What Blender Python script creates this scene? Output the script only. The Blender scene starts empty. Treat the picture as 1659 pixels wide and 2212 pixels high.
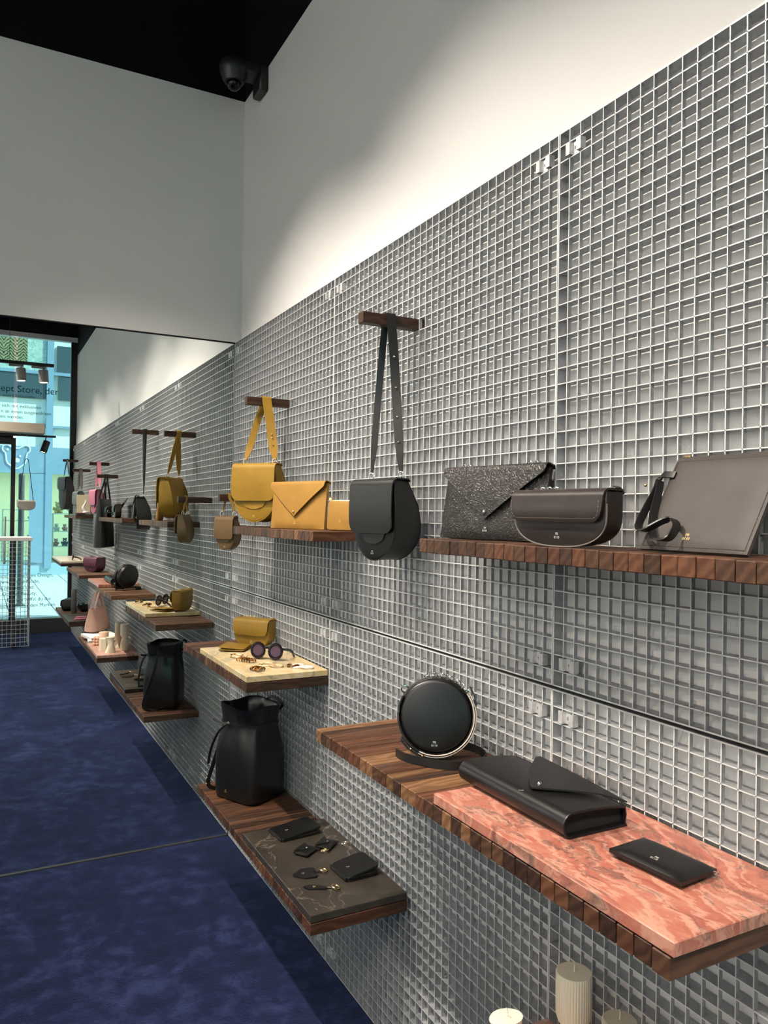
import bpy, bmesh, math, random
from mathutils import Vector, Matrix
random.seed(7)
PI = math.pi
R = math.radians
scene = bpy.context.scene
COL = scene.collection

# ------------------------------------------------------------------ camera
cam_d = bpy.data.cameras.new('camera'); cam = bpy.data.objects.new('camera', cam_d); COL.objects.link(cam)
_F = Vector((0.4664027, 0.88456528, 0.00357675)); _R = Vector((0.88445822, -0.46640362, 0.01418868)); _U = Vector((-0.01421902, 0.00345415, 0.99989294))
_m = Matrix((( _R.x, _U.x, -_F.x), (_R.y, _U.y, -_F.y), (_R.z, _U.z, -_F.z))).to_4x4()
_m.translation = Vector((-1.11904, -1.32146, 1.59164))
cam.matrix_world = _m
cam_d.sensor_fit = 'HORIZONTAL'; cam_d.sensor_width = 36.0; cam_d.lens = 36.0 * 1668.9 / 1659.0
cam_d.clip_start = 0.02; cam_d.clip_end = 200
scene.camera = cam

# ------------------------------------------------------------------ world, sun, exposure
world = bpy.data.worlds.new('sky'); scene.world = world; world.use_nodes = True
_nt = world.node_tree; _bg = _nt.nodes['Background']
_sky = _nt.nodes.new('ShaderNodeTexSky'); _sky.sky_type = 'NISHITA'; _sky.sun_disc = False
_sky.sun_elevation = R(48); _sky.sun_rotation = R(100); _sky.air_density = 1.0; _sky.dust_density = 1.5; _sky.ozone_density = 2.0
_nt.links.new(_sky.outputs['Color'], _bg.inputs['Color']); _bg.inputs['Strength'].default_value = 0.45
sun_d = bpy.data.lights.new('sun', 'SUN'); sun = bpy.data.objects.new('sun', sun_d); COL.objects.link(sun)
sun_d.energy = 7.0; sun_d.angle = R(0.6); sun_d.color = (1.0, 0.95, 0.86)
sun.rotation_euler = Vector((-0.75, -0.40, -0.75)).to_track_quat('-Z', 'Y').to_euler()
SPOT_W = 290.0                      # wall washing track spots
SPOT_COL = (1.0, 0.89, 0.77)
FILL_W = 330.0                      # added fill lamps on the far side, bounced off the opposite wall
vs = scene.view_settings
vs.view_transform = 'Standard'; vs.look = 'None'; vs.gamma = 1.0; vs.use_curve_mapping = False; vs.exposure = 0.0

# ------------------------------------------------------------------ geometry helpers
def cr(pts, n=6, closed=False):
    """Catmull-Rom curve through pts."""
    P = [Vector(p) for p in pts]; out = []; L = len(P)
    rng = range(L) if closed else range(L - 1)
    for i in rng:
        if closed: a, b, c, d = P[i - 1], P[i], P[(i + 1) % L], P[(i + 2) % L]
        else: a, b, c, d = P[max(i - 1, 0)], P[i], P[i + 1], P[min(i + 2, L - 1)]
        for k in range(n):
            t = k / n
            out.append(0.5 * ((2 * b) + (c - a) * t + (2 * a - 5 * b + 4 * c - d) * t * t + (3 * b - a - 3 * c + d) * t ** 3))
    if not closed: out.append(P[-1].copy())
    return out

class MB:
    """Collects primitives; build() links them as one mesh object."""
    def __init__(s): s.v = []; s.f = []
    def add(s, vs_, fs_):
        o = len(s.v); s.v += [tuple(x) for x in vs_]; s.f += [tuple(i + o for i in q) for q in fs_]; return s
    def box(s, x0, x1, y0, y1, z0, z1):
        v = [(x, y, z) for x in (x0, x1) for y in (y0, y1) for z in (z0, z1)]
        return s.add(v, [(0, 1, 3, 2), (4, 6, 7, 5), (0, 4, 5, 1), (2, 3, 7, 6), (0, 2, 6, 4), (1, 5, 7, 3)])
    def cbox(s, x0, x1, y0, y1, z0, z1, c=0.001):
        """box with chamfered edges"""
        bm = bmesh.new(); bmesh.ops.create_cube(bm, size=1.0)
        for v in bm.verts:
            v.co = Vector(((x0 + x1) / 2 + v.co.x * (x1 - x0), (y0 + y1) / 2 + v.co.y * (y1 - y0), (z0 + z1) / 2 + v.co.z * (z1 - z0)))
        bmesh.ops.bevel(bm, geom=bm.edges[:], offset=c, segments=1, affect='EDGES', profile=0.5)
        bm.verts.index_update()
        s.add([v.co for v in bm.verts], [[v.index for v in f.verts] for f in bm.faces]); bm.free(); return s
    def loft(s, rings, cap0=True, cap1=True, closed=True, loop=False):
        n = len(rings[0]); o = len(s.v)
        for r in rings: s.v += [tuple(p) for p in r]
        m = len(rings)
        for i in range(m if loop else m - 1):
            a = o + i * n; b = o + ((i + 1) % m) * n
            for j in range(n if closed else n - 1):
                k = (j + 1) % n
                s.f.append((a + j, a + k, b + k, b + j))
        if not loop:
            if cap0: s.f.append(tuple(o + j for j in range(n))[::-1])
            if cap1: s.f.append(tuple(o + (m - 1) * n + j for j in range(n)))
        return s
    def tube(s, path, r, n=8, loop=False, cap=True):
        P = [Vector(p) for p in path]; rings = []; L = len(P); up = Vector((0, 0, 1)); prev = None
        for i, p in enumerate(P):
            t = (P[(i + 1) % L] - P[i - 1]) if loop else (P[min(i + 1, L - 1)] - P[max(i - 1, 0)])
            t.normalize()
            if prev is None:
                a = t.orthogonal().normalized()
            else:
                a = (prev - t * prev.dot(t)); a = a.normalized() if a.length > 1e-6 else t.orthogonal().normalized()
            prev = a; b = t.cross(a)
            rr = r[i] if isinstance(r, (list, tuple)) else r
            rings.append([p + (a * math.cos(2 * PI * k / n) + b * math.sin(2 * PI * k / n)) * rr for k in range(n)])
        return s.loft(rings, cap, cap, loop=loop)
    def ribbon(s, path, wvec, w, t, loop=False):
        """flat strap: wvec is one width direction or a list of them"""
        P = [Vector(p) for p in path]; L = len(P); rings = []
        for i, p in enumerate(P):
            tg = (P[(i + 1) % L] - P[i - 1]) if loop else (P[min(i + 1, L - 1)] - P[max(i - 1, 0)])
            tg.normalize()
            b = Vector(wvec[i]) if isinstance(wvec, list) else Vector(wvec)
            b = b - tg * b.dot(tg); b.normalize(); nn = tg.cross(b)
            ww = w[i] if isinstance(w, list) else w
            rings.append([p + b * ww / 2 + nn * t / 2, p - b * ww / 2 + nn * t / 2, p - b * ww / 2 - nn * t / 2, p + b * ww / 2 - nn * t / 2])
        return s.loft(rings, loop=loop)
    def lathe(s, prof, n=20, c=(0, 0, 0), flute=0.0, nf=0):
        rings = []
        for (r, z) in prof:
            ring = []
            for k in range(n):
                a = 2 * PI * k / n
                rr = r * (1 + flute * math.cos(nf * a)) if flute else r
                ring.append((c[0] + rr * math.cos(a), c[1] + rr * math.sin(a), c[2] + z))
            rings.append(ring)
        return s.loft(rings)
    def sphere(s, c, r, n=10, m=7, sc=(1, 1, 1)):
        rings = []
        for i in range(m + 1):
            a = PI * (0.02 + 0.96 * i / m)
            rings.append([(c[0] + sc[0] * r * math.sin(a) * math.cos(2 * PI * k / n), c[1] + sc[1] * r * math.sin(a) * math.sin(2 * PI * k / n), c[2] + sc[2] * r * math.cos(a)) for k in range(n)])
        return s.loft(rings)
    def torus(s, c, R_, r, axis=(0, 0, 1), n=18, m=7):
        ax = Vector(axis).normalized(); a = ax.orthogonal().normalized(); b = ax.cross(a); c = Vector(c)
        return s.tube([c + (a * math.cos(2 * PI * k / n) + b * math.sin(2 * PI * k / n)) * R_ for k in range(n)], r, m, loop=True)
    def prism(s, poly, y0, y1, bev=0.0):
        """(x,z) outline extruded in y, optionally with rounded rims"""
        if bev <= 0: return s.loft([[(x, y0, z) for x, z in poly], [(x, y1, z) for x, z in poly]])
        cx = sum(p[0] for p in poly) / len(poly); cz = sum(p[1] for p in poly) / len(poly)
        def ins(d):
            out = []
            for x, z in poly:
                l = math.hypot(x - cx, z - cz); k = max(0, (l - d) / l) if l > 1e-6 else 1
                out.append((cx + (x - cx) * k, cz + (z - cz) * k))
            return out
        sg = 1 if y1 > y0 else -1
        rs = []
        for t in (0, 35, 65, 90): rs.append((bev * (1 - math.sin(R(t))), y0 + sg * bev * (1 - math.cos(R(t)))))
        for t in (90, 65, 35, 0): rs.append((bev * (1 - math.sin(R(t))), y1 - sg * bev * (1 - math.cos(R(t)))))
        return s.loft([[(x, y, z) for x, z in ins(d)] for d, y in rs])
    def pillow(s, W, H, D, y=0.0, p=5, n=14, z0=0.0, edge=0.12):
        """closed flat cushion standing on z0, W wide, H high, D thick"""
        F_ = []; B_ = []
        for i in range(n + 1):
            u = -1 + 2 * i / n; u = math.copysign(abs(u) ** 0.7, u)
            for j in range(n + 1):
                v = -1 + 2 * j / n; v = math.copysign(abs(v) ** 0.7, v)
                h = D / 2 * (edge + (1 - edge) * (1 - abs(u) ** p) * (1 - abs(v) ** p))
                F_.append((u * W / 2, y - h, z0 + (v + 1) / 2 * H)); B_.append((u * W / 2, y + h, z0 + (v + 1) / 2 * H))
        N = n + 1; o = len(s.v); s.v += F_ + B_; q = N * N
        for i in range(n):
            for j in range(n):
                a = o + i * N + j; s.f.append((a, a + N, a + N + 1, a + 1)); b = a + q; s.f.append((b, b + 1, b + N + 1, b + N))
        for j in range(n):
            for a, b in ((o + j, o + j + 1), (o + n * N + j + 1, o + n * N + j)): s.f.append((a, b, b + q, a + q))
        for i in range(n):
            for a, b in ((o + (i + 1) * N, o + i * N), (o + i * N + n, o + (i + 1) * N + n)): s.f.append((a, b, b + q, a + q))
        return s
    def sheet(s, path, hw, t):
        """leather sheet: path of (y,z), half width function hw(s,L) -> (xl,xr), thickness t outward"""
        P = [Vector((0, a, b)) for a, b in path]; L = [0.0]
        for i in range(1, len(P)): L.append(L[-1] + (P[i] - P[i - 1]).length)
        rings = []
        for i, p in enumerate(P):
            tg = (P[min(i + 1, len(P) - 1)] - P[max(i - 1, 0)]).normalized(); nn = Vector((0, tg.z, -tg.y))
            xl, xr = hw(L[i], L[-1])
            q = p + nn * t
            m = 6
            top = [(xl + (xr - xl) * k / m, p.y, p.z) for k in range(m + 1)]
            bot = [(xr + (xl - xr) * k / m, q.y, q.z) for k in range(m + 1)]
            rings.append(top + bot)
        return s.loft(rings)
    def mesh(s, name, sharp=40, mat=None):
        me = bpy.data.meshes.new(name); me.from_pydata(s.v, [], s.f); me.update()
        bm = bmesh.new(); bm.from_mesh(me); bmesh.ops.recalc_face_normals(bm, faces=bm.faces[:]); bm.to_mesh(me); bm.free()
        if sharp:
            me.shade_smooth(); me.set_sharp_from_angle(angle=R(sharp))
        if mat: me.materials.append(MAT[mat])
        return me
    def build(s, name, mat, parent=None, sharp=40, loc=None):
        o = bpy.data.objects.new(name, s.mesh(name, sharp, mat)); COL.objects.link(o)
        if parent is not None: o.parent = parent
        if loc is not None: o.location = loc
        return o

def link(name, me, parent=None, loc=(0, 0, 0), rot=None, scale=None):
    o = bpy.data.objects.new(name, me); COL.objects.link(o)
    if parent is not None: o.parent = parent
    o.location = loc
    if rot is not None: o.rotation_euler = rot
    if scale is not None: o.scale = scale
    return o
def tag(o, label, cat, group=None):
    o['label'] = label; o['category'] = cat
    if group: o['group'] = group
    return o
def thing(name, label, cat, loc=(0, 0, 0), rot=(0, 0, 0), group=None):
    o = bpy.data.objects.new(name, None); COL.objects.link(o); o.empty_display_size = 0.05
    o.location = loc; o.rotation_euler = rot
    return tag(o, label, cat, group)
def struct(o, label, cat):
    o['kind'] = 'structure'; o['label'] = label; o['category'] = cat; return o
def inv(root):
    """world -> local of a root that has no parent"""
    return (Matrix.Translation(root.location) @ root.rotation_euler.to_matrix().to_4x4()).inverted()

# ------------------------------------------------------------------ materials
MAT = {}
class N:
    def __init__(s, name):
        s.m = bpy.data.materials.new(name); s.m.use_nodes = True; s.t = s.m.node_tree
        s.b = s.t.nodes['Principled BSDF']; MAT[name] = s.m
        s.co = s.t.nodes.new('ShaderNodeTexCoord')
    def nd(s, typ, **kw):
        n = s.t.nodes.new('ShaderNode' + typ)
        for k, v in kw.items():
            if k in n.inputs.keys(): n.inputs[k].default_value = v
            else: setattr(n, k, v)
        return n
    def ln(s, a, b): s.t.links.new(a, b)
    def set(s, **kw):
        for k, v in kw.items(): s.b.inputs[k.replace('_', ' ')].default_value = v
        return s
    def mapped(s, scale=(1, 1, 1), rnd=0.0, rot=(0, 0, 0), src='Object'):
        mp = s.nd('Mapping'); mp.inputs['Scale'].default_value = scale; mp.inputs['Rotation'].default_value = rot
        s.ln(s.co.outputs[src], mp.inputs['Vector'])
        if rnd:
            oi = s.nd('ObjectInfo'); mu = s.nd('Math', operation='MULTIPLY'); mu.inputs[1].default_value = rnd
            s.ln(oi.outputs['Random'], mu.inputs[0]); cx = s.nd('CombineXYZ')
            for k in range(3): s.ln(mu.outputs[0], cx.inputs[k])
            s.ln(cx.outputs[0], mp.inputs['Location'])
        return mp.outputs[0]
    def noise(s, vec, scale, detail=4, rough=0.55, dist=0.0):
        n = s.nd('TexNoise', Scale=scale, Detail=detail, Roughness=rough, Distortion=dist)
        s.ln(vec, n.inputs['Vector']); return n
    def ramp(s, fac, stops, interp='LINEAR'):
        r = s.nd('ValToRGB'); e = r.color_ramp.elements; r.color_ramp.interpolation = interp
        while len(e) < len(stops): e.new(0.5)
        for k, (p, c) in enumerate(stops): e[k].position = p; e[k].color = (*c, 1) if len(c) == 3 else c
        s.ln(fac, r.inputs['Fac']); return r.outputs['Color']
    def mix(s, fac, a, b, typ='MIX'):
        m = s.nd('MixRGB', blend_type=typ)
        for k, x in (('Fac', fac), ('Color1', a), ('Color2', b)):
            if isinstance(x, (int, float)): m.inputs[k].default_value = x
            elif isinstance(x, tuple): m.inputs[k].default_value = (*x, 1)
            else: s.ln(x, m.inputs[k])
        return m.outputs[0]
    def base(s, c): s.ln(c, s.b.inputs['Base Color']); return s
    def bump(s, h, strength=0.3, dist=0.002):
        b = s.nd('Bump', Strength=strength, Distance=dist); s.ln(h, b.inputs['Height']); s.ln(b.outputs['Normal'], s.b.inputs['Normal']); return s

def plain(name, c, rough=0.5, metal=0.0, **kw):
    n = N(name); n.set(Base_Color=(*c, 1), Roughness=rough, Metallic=metal)
    for k, v in kw.items(): n.b.inputs[k.replace('_', ' ')].default_value = v
    return n
def leather(name, c, c2=None, rough=0.42, scale=420, strength=0.18, spec=0.5, mott=9):
    n = N(name); v = n.mapped(rnd=7.0)
    k = n.noise(v, mott, 5, 0.6); n.base(n.ramp(k.outputs['Fac'], [(0.3, c), (0.72, c2 or tuple(x * 1.35 for x in c))]))
    vo = n.nd('TexVoronoi', Scale=scale); n.ln(v, vo.inputs['Vector']); n.bump(vo.outputs['Distance'], strength, 0.0008)
    n.set(Roughness=rough, Specular_IOR_Level=spec); return n

def m_plaster(name, c, rough=0.85):
    n = N(name); v = n.mapped(); k = n.noise(v, 1.1, 5); n.base(n.ramp(k.outputs['Fac'], [(0.3, tuple(x * 0.97 for x in c)), (0.7, c)]))
    n.bump(n.noise(v, 260, 3).outputs['Fac'], 0.06, 0.002); n.set(Roughness=rough); return n
m_plaster('white_paint', (0.74, 0.73, 0.71)); m_plaster('back_paint', (0.70, 0.68, 0.65))
plain('black_ceiling', (0.0022, 0.0024, 0.003), 0.85, Specular_IOR_Level=0.15); plain('black_slat', (0.0030, 0.0033, 0.004), 0.8, Specular_IOR_Level=0.15)
plain('black_metal', (0.010, 0.010, 0.011), 0.42); plain('black_joint', (0.004, 0.004, 0.004), 0.6)
plain('dark_sill', (0.045, 0.047, 0.05), 0.5, 0.3)
def m_carpet():
    n = N('carpet'); v = n.mapped()
    big = n.noise(v, 2.6, 8, 0.68, 0.25); mid = n.noise(n.mapped((1, 1.0, 1)), 11.0, 7, 0.72, 0.3); fine = n.noise(v, 420, 2, 0.6)
    a = n.mix(0.55, big.outputs['Fac'], mid.outputs['Fac'])
    c = n.ramp(a, [(0.40, (0.0016, 0.0024, 0.0105)), (0.50, (0.0052, 0.0078, 0.031)), (0.60, (0.024, 0.031, 0.088))])
    c = n.mix(0.62, c, n.ramp(fine.outputs['Fac'], [(0.30, (0.10, 0.10, 0.11)), (0.70, (1.5, 1.5, 1.6))]), 'MULTIPLY')
    n.base(c); n.bump(n.mix(0.5, fine.outputs['Fac'], n.noise(v, 120, 3).outputs['Fac']), 0.9, 0.006)
    n.set(Roughness=0.95, Sheen_Weight=0.35, Sheen_Roughness=0.4, Specular_IOR_Level=0.1); n.b.inputs['Sheen Tint'].default_value = (0.25, 0.35, 0.8, 1)
m_carpet()
def m_galv(name, c=(0.46, 0.475, 0.49)):
    n = N(name); v = n.mapped(rnd=11.0, src='Object')
    vo = n.nd('TexVoronoi', Scale=95); n.ln(v, vo.inputs['Vector']); k = n.noise(v, 30, 4)
    a = n.mix(0.5, vo.outputs['Color'], k.outputs['Fac']); bw = n.nd('RGBToBW'); n.ln(a, bw.inputs[0])
    n.base(n.ramp(bw.outputs[0], [(0.3, tuple(x * 0.80 for x in c)), (0.7, c)]))
    r = n.nd('MapRange'); r.inputs['To Min'].default_value = 0.42; r.inputs['To Max'].default_value = 0.62; n.ln(k.outputs['Fac'], r.inputs['Value']); n.ln(r.outputs[0], n.b.inputs['Roughness'])
    n.set(Metallic=0.6)
m_galv('galvanised'); plain('lit_edge', (0.80, 0.80, 0.78), 0.45, 0.25); m_galv('bright_steel', (0.78, 0.78, 0.78))
def m_wood(name, dark, mid, light):
    """walnut: long grain along local x, growth rings on the end faces"""
    n = N(name); v = n.mapped((1, 1, 1), rnd=13.0)
    w = n.noise(v, 7.0, 3, 0.5); dv = n.mix(0.06, v, w.outputs['Color'], 'ADD')
    mp = n.nd('Mapping'); mp.inputs['Scale'].default_value = (0.05, 1, 1); mp.inputs['Rotation'].default_value = (R(25), 0, R(2)); n.ln(dv, mp.inputs['Vector'])
    wv = n.nd('TexWave', wave_type='RINGS', rings_direction='X', Scale=17.0, Distortion=5.0, Detail=3.0); wv.inputs['Detail Scale'].default_value = 1.5; n.ln(mp.outputs[0], wv.inputs['Vector'])
    st = n.nd('Mapping'); st.inputs['Scale'].default_value = (6, 260, 260); n.ln(v, st.inputs['Vector']); fi = n.noise(st.outputs[0], 1.0, 4, 0.6)
    c = n.ramp(wv.outputs['Fac'], [(0.1, dark), (0.55, mid), (0.95, light)])
    c = n.mix(0.35, c, n.ramp(fi.outputs['Fac'], [(0.3, (0.45, 0.42, 0.4)), (0.7, (1.25, 1.25, 1.25))]), 'MULTIPLY')
    oi = n.nd('ObjectInfo'); vr = n.ramp(oi.outputs['Random'], [(0.0, (0.75, 0.75, 0.75)), (1.0, (1.25, 1.25, 1.2))])
    n.base(n.mix(1.0, c, vr, 'MULTIPLY')); n.bump(fi.outputs['Fac'], 0.08, 0.001); n.set(Roughness=0.5, Specular_IOR_Level=0.35)
m_wood('walnut', (0.052, 0.024, 0.0135), (0.070, 0.033, 0.0185), (0.090, 0.044, 0.025))
m_wood('walnut_peg', (0.028, 0.0125, 0.0075), (0.040, 0.018, 0.0105), (0.055, 0.025, 0.0145))
m_wood('walnut_dark', (0.028, 0.0130, 0.0080), (0.040, 0.0185, 0.0110), (0.054, 0.026, 0.0155)); m_wood('walnut_red', (0.070, 0.027, 0.0135), (0.094, 0.038, 0.019), (0.118, 0.050, 0.026)); m_wood('walnut_honey', (0.115, 0.056, 0.026), (0.150, 0.074, 0.035), (0.185, 0.096, 0.048))
def m_marble(name, cols, vein, vscale, dist, cream=None, rough=0.22, st=(1, 1, 1), rz=0.0, vw=1.0):
    n = N(name); v = n.mapped(st, rot=(0, 0, rz))
    w1 = n.noise(v, 3.5, 6, 0.6, 1.0); dv = n.mix(dist, v, w1.outputs['Color'], 'ADD')
    k = n.noise(dv, 5.0, 8, 0.62, 2.0); c = n.ramp(k.outputs['Fac'], cols)
    if cream:
        wv = n.nd('TexWave', Scale=cream[1], Distortion=11.0, Detail=5.0); wv.inputs['Detail Scale'].default_value = 1.6; wv.inputs['Detail Roughness'].default_value = 0.65; n.ln(dv, wv.inputs['Vector'])
        f = n.ramp(wv.outputs['Fac'], [(0.55, (0, 0, 0)), (1.0, (0.65, 0.65, 0.65))]); c = n.mix(f, c, cream[0])
    vn = n.noise(dv, vscale, 9, 0.55, 1.2); a = n.nd('Math', operation='SUBTRACT'); a.inputs[1].default_value = 0.5; n.ln(vn.outputs['Fac'], a.inputs[0])
    ab = n.nd('Math', operation='ABSOLUTE'); n.ln(a.outputs[0], ab.inputs[0])
    f = n.ramp(ab.outputs[0], [(0.0, (0.85, 0.85, 0.85)), (0.012 * vw, (0.35, 0.35, 0.35)), (0.04 * vw, (0, 0, 0))]); c = n.mix(f, c, vein)
    n.base(c); n.set(Roughness=rough)
m_marble('pink_marble', [(0.25, (0.23, 0.062, 0.045)), (0.46, (0.36, 0.120, 0.083)), (0.56, (0.40, 0.17, 0.12)), (0.63, (0.17, 0.105, 0.080)), (0.70, (0.37, 0.18, 0.12)), (0.80, (0.30, 0.11, 0.06))], (0.10, 0.06, 0.05), 1.5, 0.30, ((0.54, 0.30, 0.22), 5.0), 0.3, (2.2, 1.0, 1.5), 0.6, 0.5)
m_marble('yellow_marble', [(0.25, (0.46, 0.32, 0.13)), (0.5, (0.60, 0.46, 0.24)), (0.62, (0.64, 0.53, 0.33)), (0.72, (0.52, 0.26, 0.06)), (0.82, (0.34, 0.30, 0.24))], (0.17, 0.165, 0.15), 3.0, 0.25, ((0.66, 0.57, 0.40), 4.0), 0.3, vw=0.5)
m_marble('dark_marble', [(0.3, (0.028, 0.023, 0.019)), (0.55, (0.040, 0.033, 0.026)), (0.72, (0.058, 0.045, 0.030))], (0.15, 0.13, 0.105), 1.5, 0.15, None, 0.32, vw=0.16)
m_marble('beige_marble', [(0.3, (0.62, 0.50, 0.38)), (0.7, (0.78, 0.67, 0.54))], (0.45, 0.36, 0.27), 5.0, 0.2, None, 0.3)
m_marble('rose_marble', [(0.3, (0.34, 0.16, 0.12)), (0.7, (0.52, 0.30, 0.24))], (0.20, 0.10, 0.08), 5.0, 0.3, ((0.6, 0.42, 0.35), 9.0), 0.35)
leather('black_leather', (0.0055, 0.0053, 0.0053), (0.0085, 0.0082, 0.008), 0.40)
leather('soft_black', (0.0042, 0.004, 0.004), (0.0065, 0.0062, 0.006), 0.36, strength=0.08)
leather('brown_black', (0.020, 0.0145, 0.0125), (0.034, 0.025, 0.022), 0.36)
leather('taupe_leather', (0.031, 0.0245, 0.021), (0.047, 0.038, 0.033), 0.55, mott=14)
leather('mustard', (0.235, 0.130, 0.010), (0.295, 0.170, 0.017), 0.55, spec=0.3)
leather('mustard_tan', (0.27, 0.138, 0.025), (0.33, 0.178, 0.036), 0.55, spec=0.3)
leather('mustard_dark', (0.095, 0.054, 0.017), (0.125, 0.073, 0.024), 0.5)
leather('olive_mustard', (0.175, 0.10, 0.010), (0.22, 0.13, 0.015), 0.45, spec=0.35)
leather('grey_leather', (0.085, 0.09, 0.095), (0.12, 0.125, 0.13), 0.5)
leather('charcoal_leather', (0.020, 0.021, 0.023), (0.03, 0.03, 0.033), 0.45)
leather('pink_leather', (0.25, 0.070, 0.105), (0.31, 0.09, 0.135), 0.5)
leather('burgundy', (0.055, 0.010, 0.022), (0.085, 0.016, 0.034), 0.42)
leather('blush_leather', (0.42, 0.24, 0.19), (0.50, 0.30, 0.24), 0.5)
leather('bone_leather', (0.32, 0.29, 0.26), (0.42, 0.38, 0.34), 0.5)
def m_crackle():
    n = N('crackle_leather'); v = n.mapped(); w = n.noise(v, 22, 3); dv = n.mix(0.03, v, w.outputs['Color'], 'ADD')
    vo = n.nd('TexVoronoi', Scale=150.0, feature='DISTANCE_TO_EDGE'); n.ln(dv, vo.inputs['Vector'])
    vo2 = n.nd('TexVoronoi', Scale=70.0, feature='DISTANCE_TO_EDGE'); n.ln(dv, vo2.inputs['Vector'])
    a = n.nd('Math', operation='MINIMUM'); n.ln(vo.outputs['Distance'], a.inputs[0]); n.ln(vo2.outputs['Distance'], a.inputs[1])
    h = n.nd('MapRange'); h.inputs['From Max'].default_value = 0.22; n.ln(a.outputs[0], h.inputs['Value'])
    n.base(n.ramp(h.outputs[0], [(0, (0.006, 0.005, 0.0045)), (1, (0.026, 0.021, 0.018))])); n.bump(h.outputs[0], 0.5, 0.0018); n.set(Roughness=0.42)
m_crackle()
plain('inner_black', (0.004, 0.004, 0.004), 0.9); plain('cream_edge', (0.62, 0.55, 0.46), 0.6)
plain('chrome', (0.82, 0.80, 0.77), 0.16, 1.0); plain('gold', (0.83, 0.60, 0.30), 0.2, 1.0)
plain('silver_print', (0.66, 0.63, 0.58), 0.35, 0.5); plain('gold_print', (0.75, 0.55, 0.25), 0.35, 0.5)
plain('stitch_dark', (0.03, 0.025, 0.022), 0.7); plain('stitch_light', (0.17, 0.145, 0.125), 0.6); plain('stitch_taupe', (0.035, 0.028, 0.024), 0.7)
def m_wax(name, c):
    n = N(name); n.set(Base_Color=(*c, 1), Roughness=0.5, Subsurface_Weight=0.25, Subsurface_Scale=0.01); n.b.inputs['Subsurface Radius'].default_value = (1, 0.7, 0.45)
m_wax('ivory_wax', (0.78, 0.69, 0.54)); m_wax('peach_wax', (0.78, 0.50, 0.36)); m_wax('sand_wax', (0.55, 0.48, 0.36)); m_wax('rose_wax', (0.62, 0.20, 0.16)); m_wax('mauve_wax', (0.42, 0.27, 0.24))
plain('wick', (0.70, 0.64, 0.52), 0.9); plain('paper', (0.74, 0.70, 0.66), 0.8); plain('page_block', (0.60, 0.56, 0.50), 0.9); plain('linen_cover', (0.63, 0.55, 0.36), 0.8)
plain('ceramic_white', (0.80, 0.76, 0.72), 0.3); plain('ceramic_grey', (0.055, 0.062, 0.062), 0.55); plain('rose_dish', (0.35, 0.07, 0.11), 0.35)
def m_tort():
    n = N('tortoiseshell'); v = n.mapped(rnd=9.0); k = n.noise(v, 75, 3, 0.5)
    n.base(n.ramp(k.outputs['Fac'], [(0.40, (0.012, 0.006, 0.004)), (0.50, (0.14, 0.045, 0.010)), (0.62, (0.55, 0.28, 0.07))])); n.set(Roughness=0.18)
    n = N('pale_shell'); v = n.mapped(rnd=9.0); k = n.noise(v, 75, 3, 0.5)
    n.base(n.ramp(k.outputs['Fac'], [(0.32, (0.03, 0.012, 0.006)), (0.42, (0.55, 0.36, 0.15)), (0.6, (0.80, 0.68, 0.50))])); n.set(Roughness=0.2)
m_tort()
plain('acetate', (0.010, 0.006, 0.009), 0.14); plain('tinted_lens', (0.055, 0.022, 0.040), 0.06, Specular_IOR_Level=0.8)
plain('lamp_body', (0.22, 0.22, 0.22), 0.5, 0.3)
def m_emit(name, c, s):
    n = N(name); n.set(Base_Color=(*c, 1), Roughness=0.4); n.b.inputs['Emission Color'].default_value = (*c, 1); n.b.inputs['Emission Strength'].default_value = s
m_emit('lamp_glow', (1.0, 0.90, 0.76), 7.0); m_emit('shop_fill_glow', (1.0, 0.93, 0.78), 4.5)
def m_glass(name, tint, fres=1.45):
    m = bpy.data.materials.new(name); m.use_nodes = True; t = m.node_tree; MAT[name] = m
    for x in list(t.nodes): t.nodes.remove(x)
    out = t.nodes.new('ShaderNodeOutputMaterial'); mx = t.nodes.new('ShaderNodeMixShader'); tr = t.nodes.new('ShaderNodeBsdfTransparent'); gl = t.nodes.new('ShaderNodeBsdfGlossy'); fr = t.nodes.new('ShaderNodeFresnel')
    tr.inputs['Color'].default_value = (*tint, 1); gl.inputs['Roughness'].default_value = 0.0; fr.inputs['IOR'].default_value = fres
    t.links.new(fr.outputs[0], mx.inputs[0]); t.links.new(tr.outputs[0], mx.inputs[1]); t.links.new(gl.outputs[0], mx.inputs[2]); t.links.new(mx.outputs[0], out.inputs[0])
m_glass('shop_glass', (0.76, 0.97, 0.94)); m_glass('clear_glass', (0.96, 0.98, 0.98)); m_glass('dome_glass', (0.35, 0.36, 0.38)); m_glass('facade_glass', (0.92, 0.97, 0.95), 1.25)
def m_mirror():
    m = bpy.data.materials.new('mirror_glass'); m.use_nodes = True; t = m.node_tree; MAT['mirror_glass'] = m
    for x in list(t.nodes): t.nodes.remove(x)
    out = t.nodes.new('ShaderNodeOutputMaterial'); gl = t.nodes.new('ShaderNodeBsdfGlossy'); gl.inputs['Roughness'].default_value = 0.0; gl.inputs['Color'].default_value = (0.86, 0.905, 0.89, 1); t.links.new(gl.outputs[0], out.inputs[0])
m_mirror()
def m_tiles():
    n = N('paving_stone'); v = n.mapped(rnd=5.0); k = n.noise(v, 6, 5); n.base(n.ramp(k.outputs['Fac'], [(0.3, (0.50, 0.51, 0.50)), (0.7, (0.60, 0.61, 0.60))])); n.set(Roughness=0.8)
m_tiles()
plain('paving_joint', (0.20, 0.22, 0.23), 0.9); plain('facade_cream', (0.84, 0.86, 0.74), 0.8); plain('facade_blue', (0.26, 0.38, 0.48), 0.5); plain('facade_dark', (0.06, 0.09, 0.10), 0.3)
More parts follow.
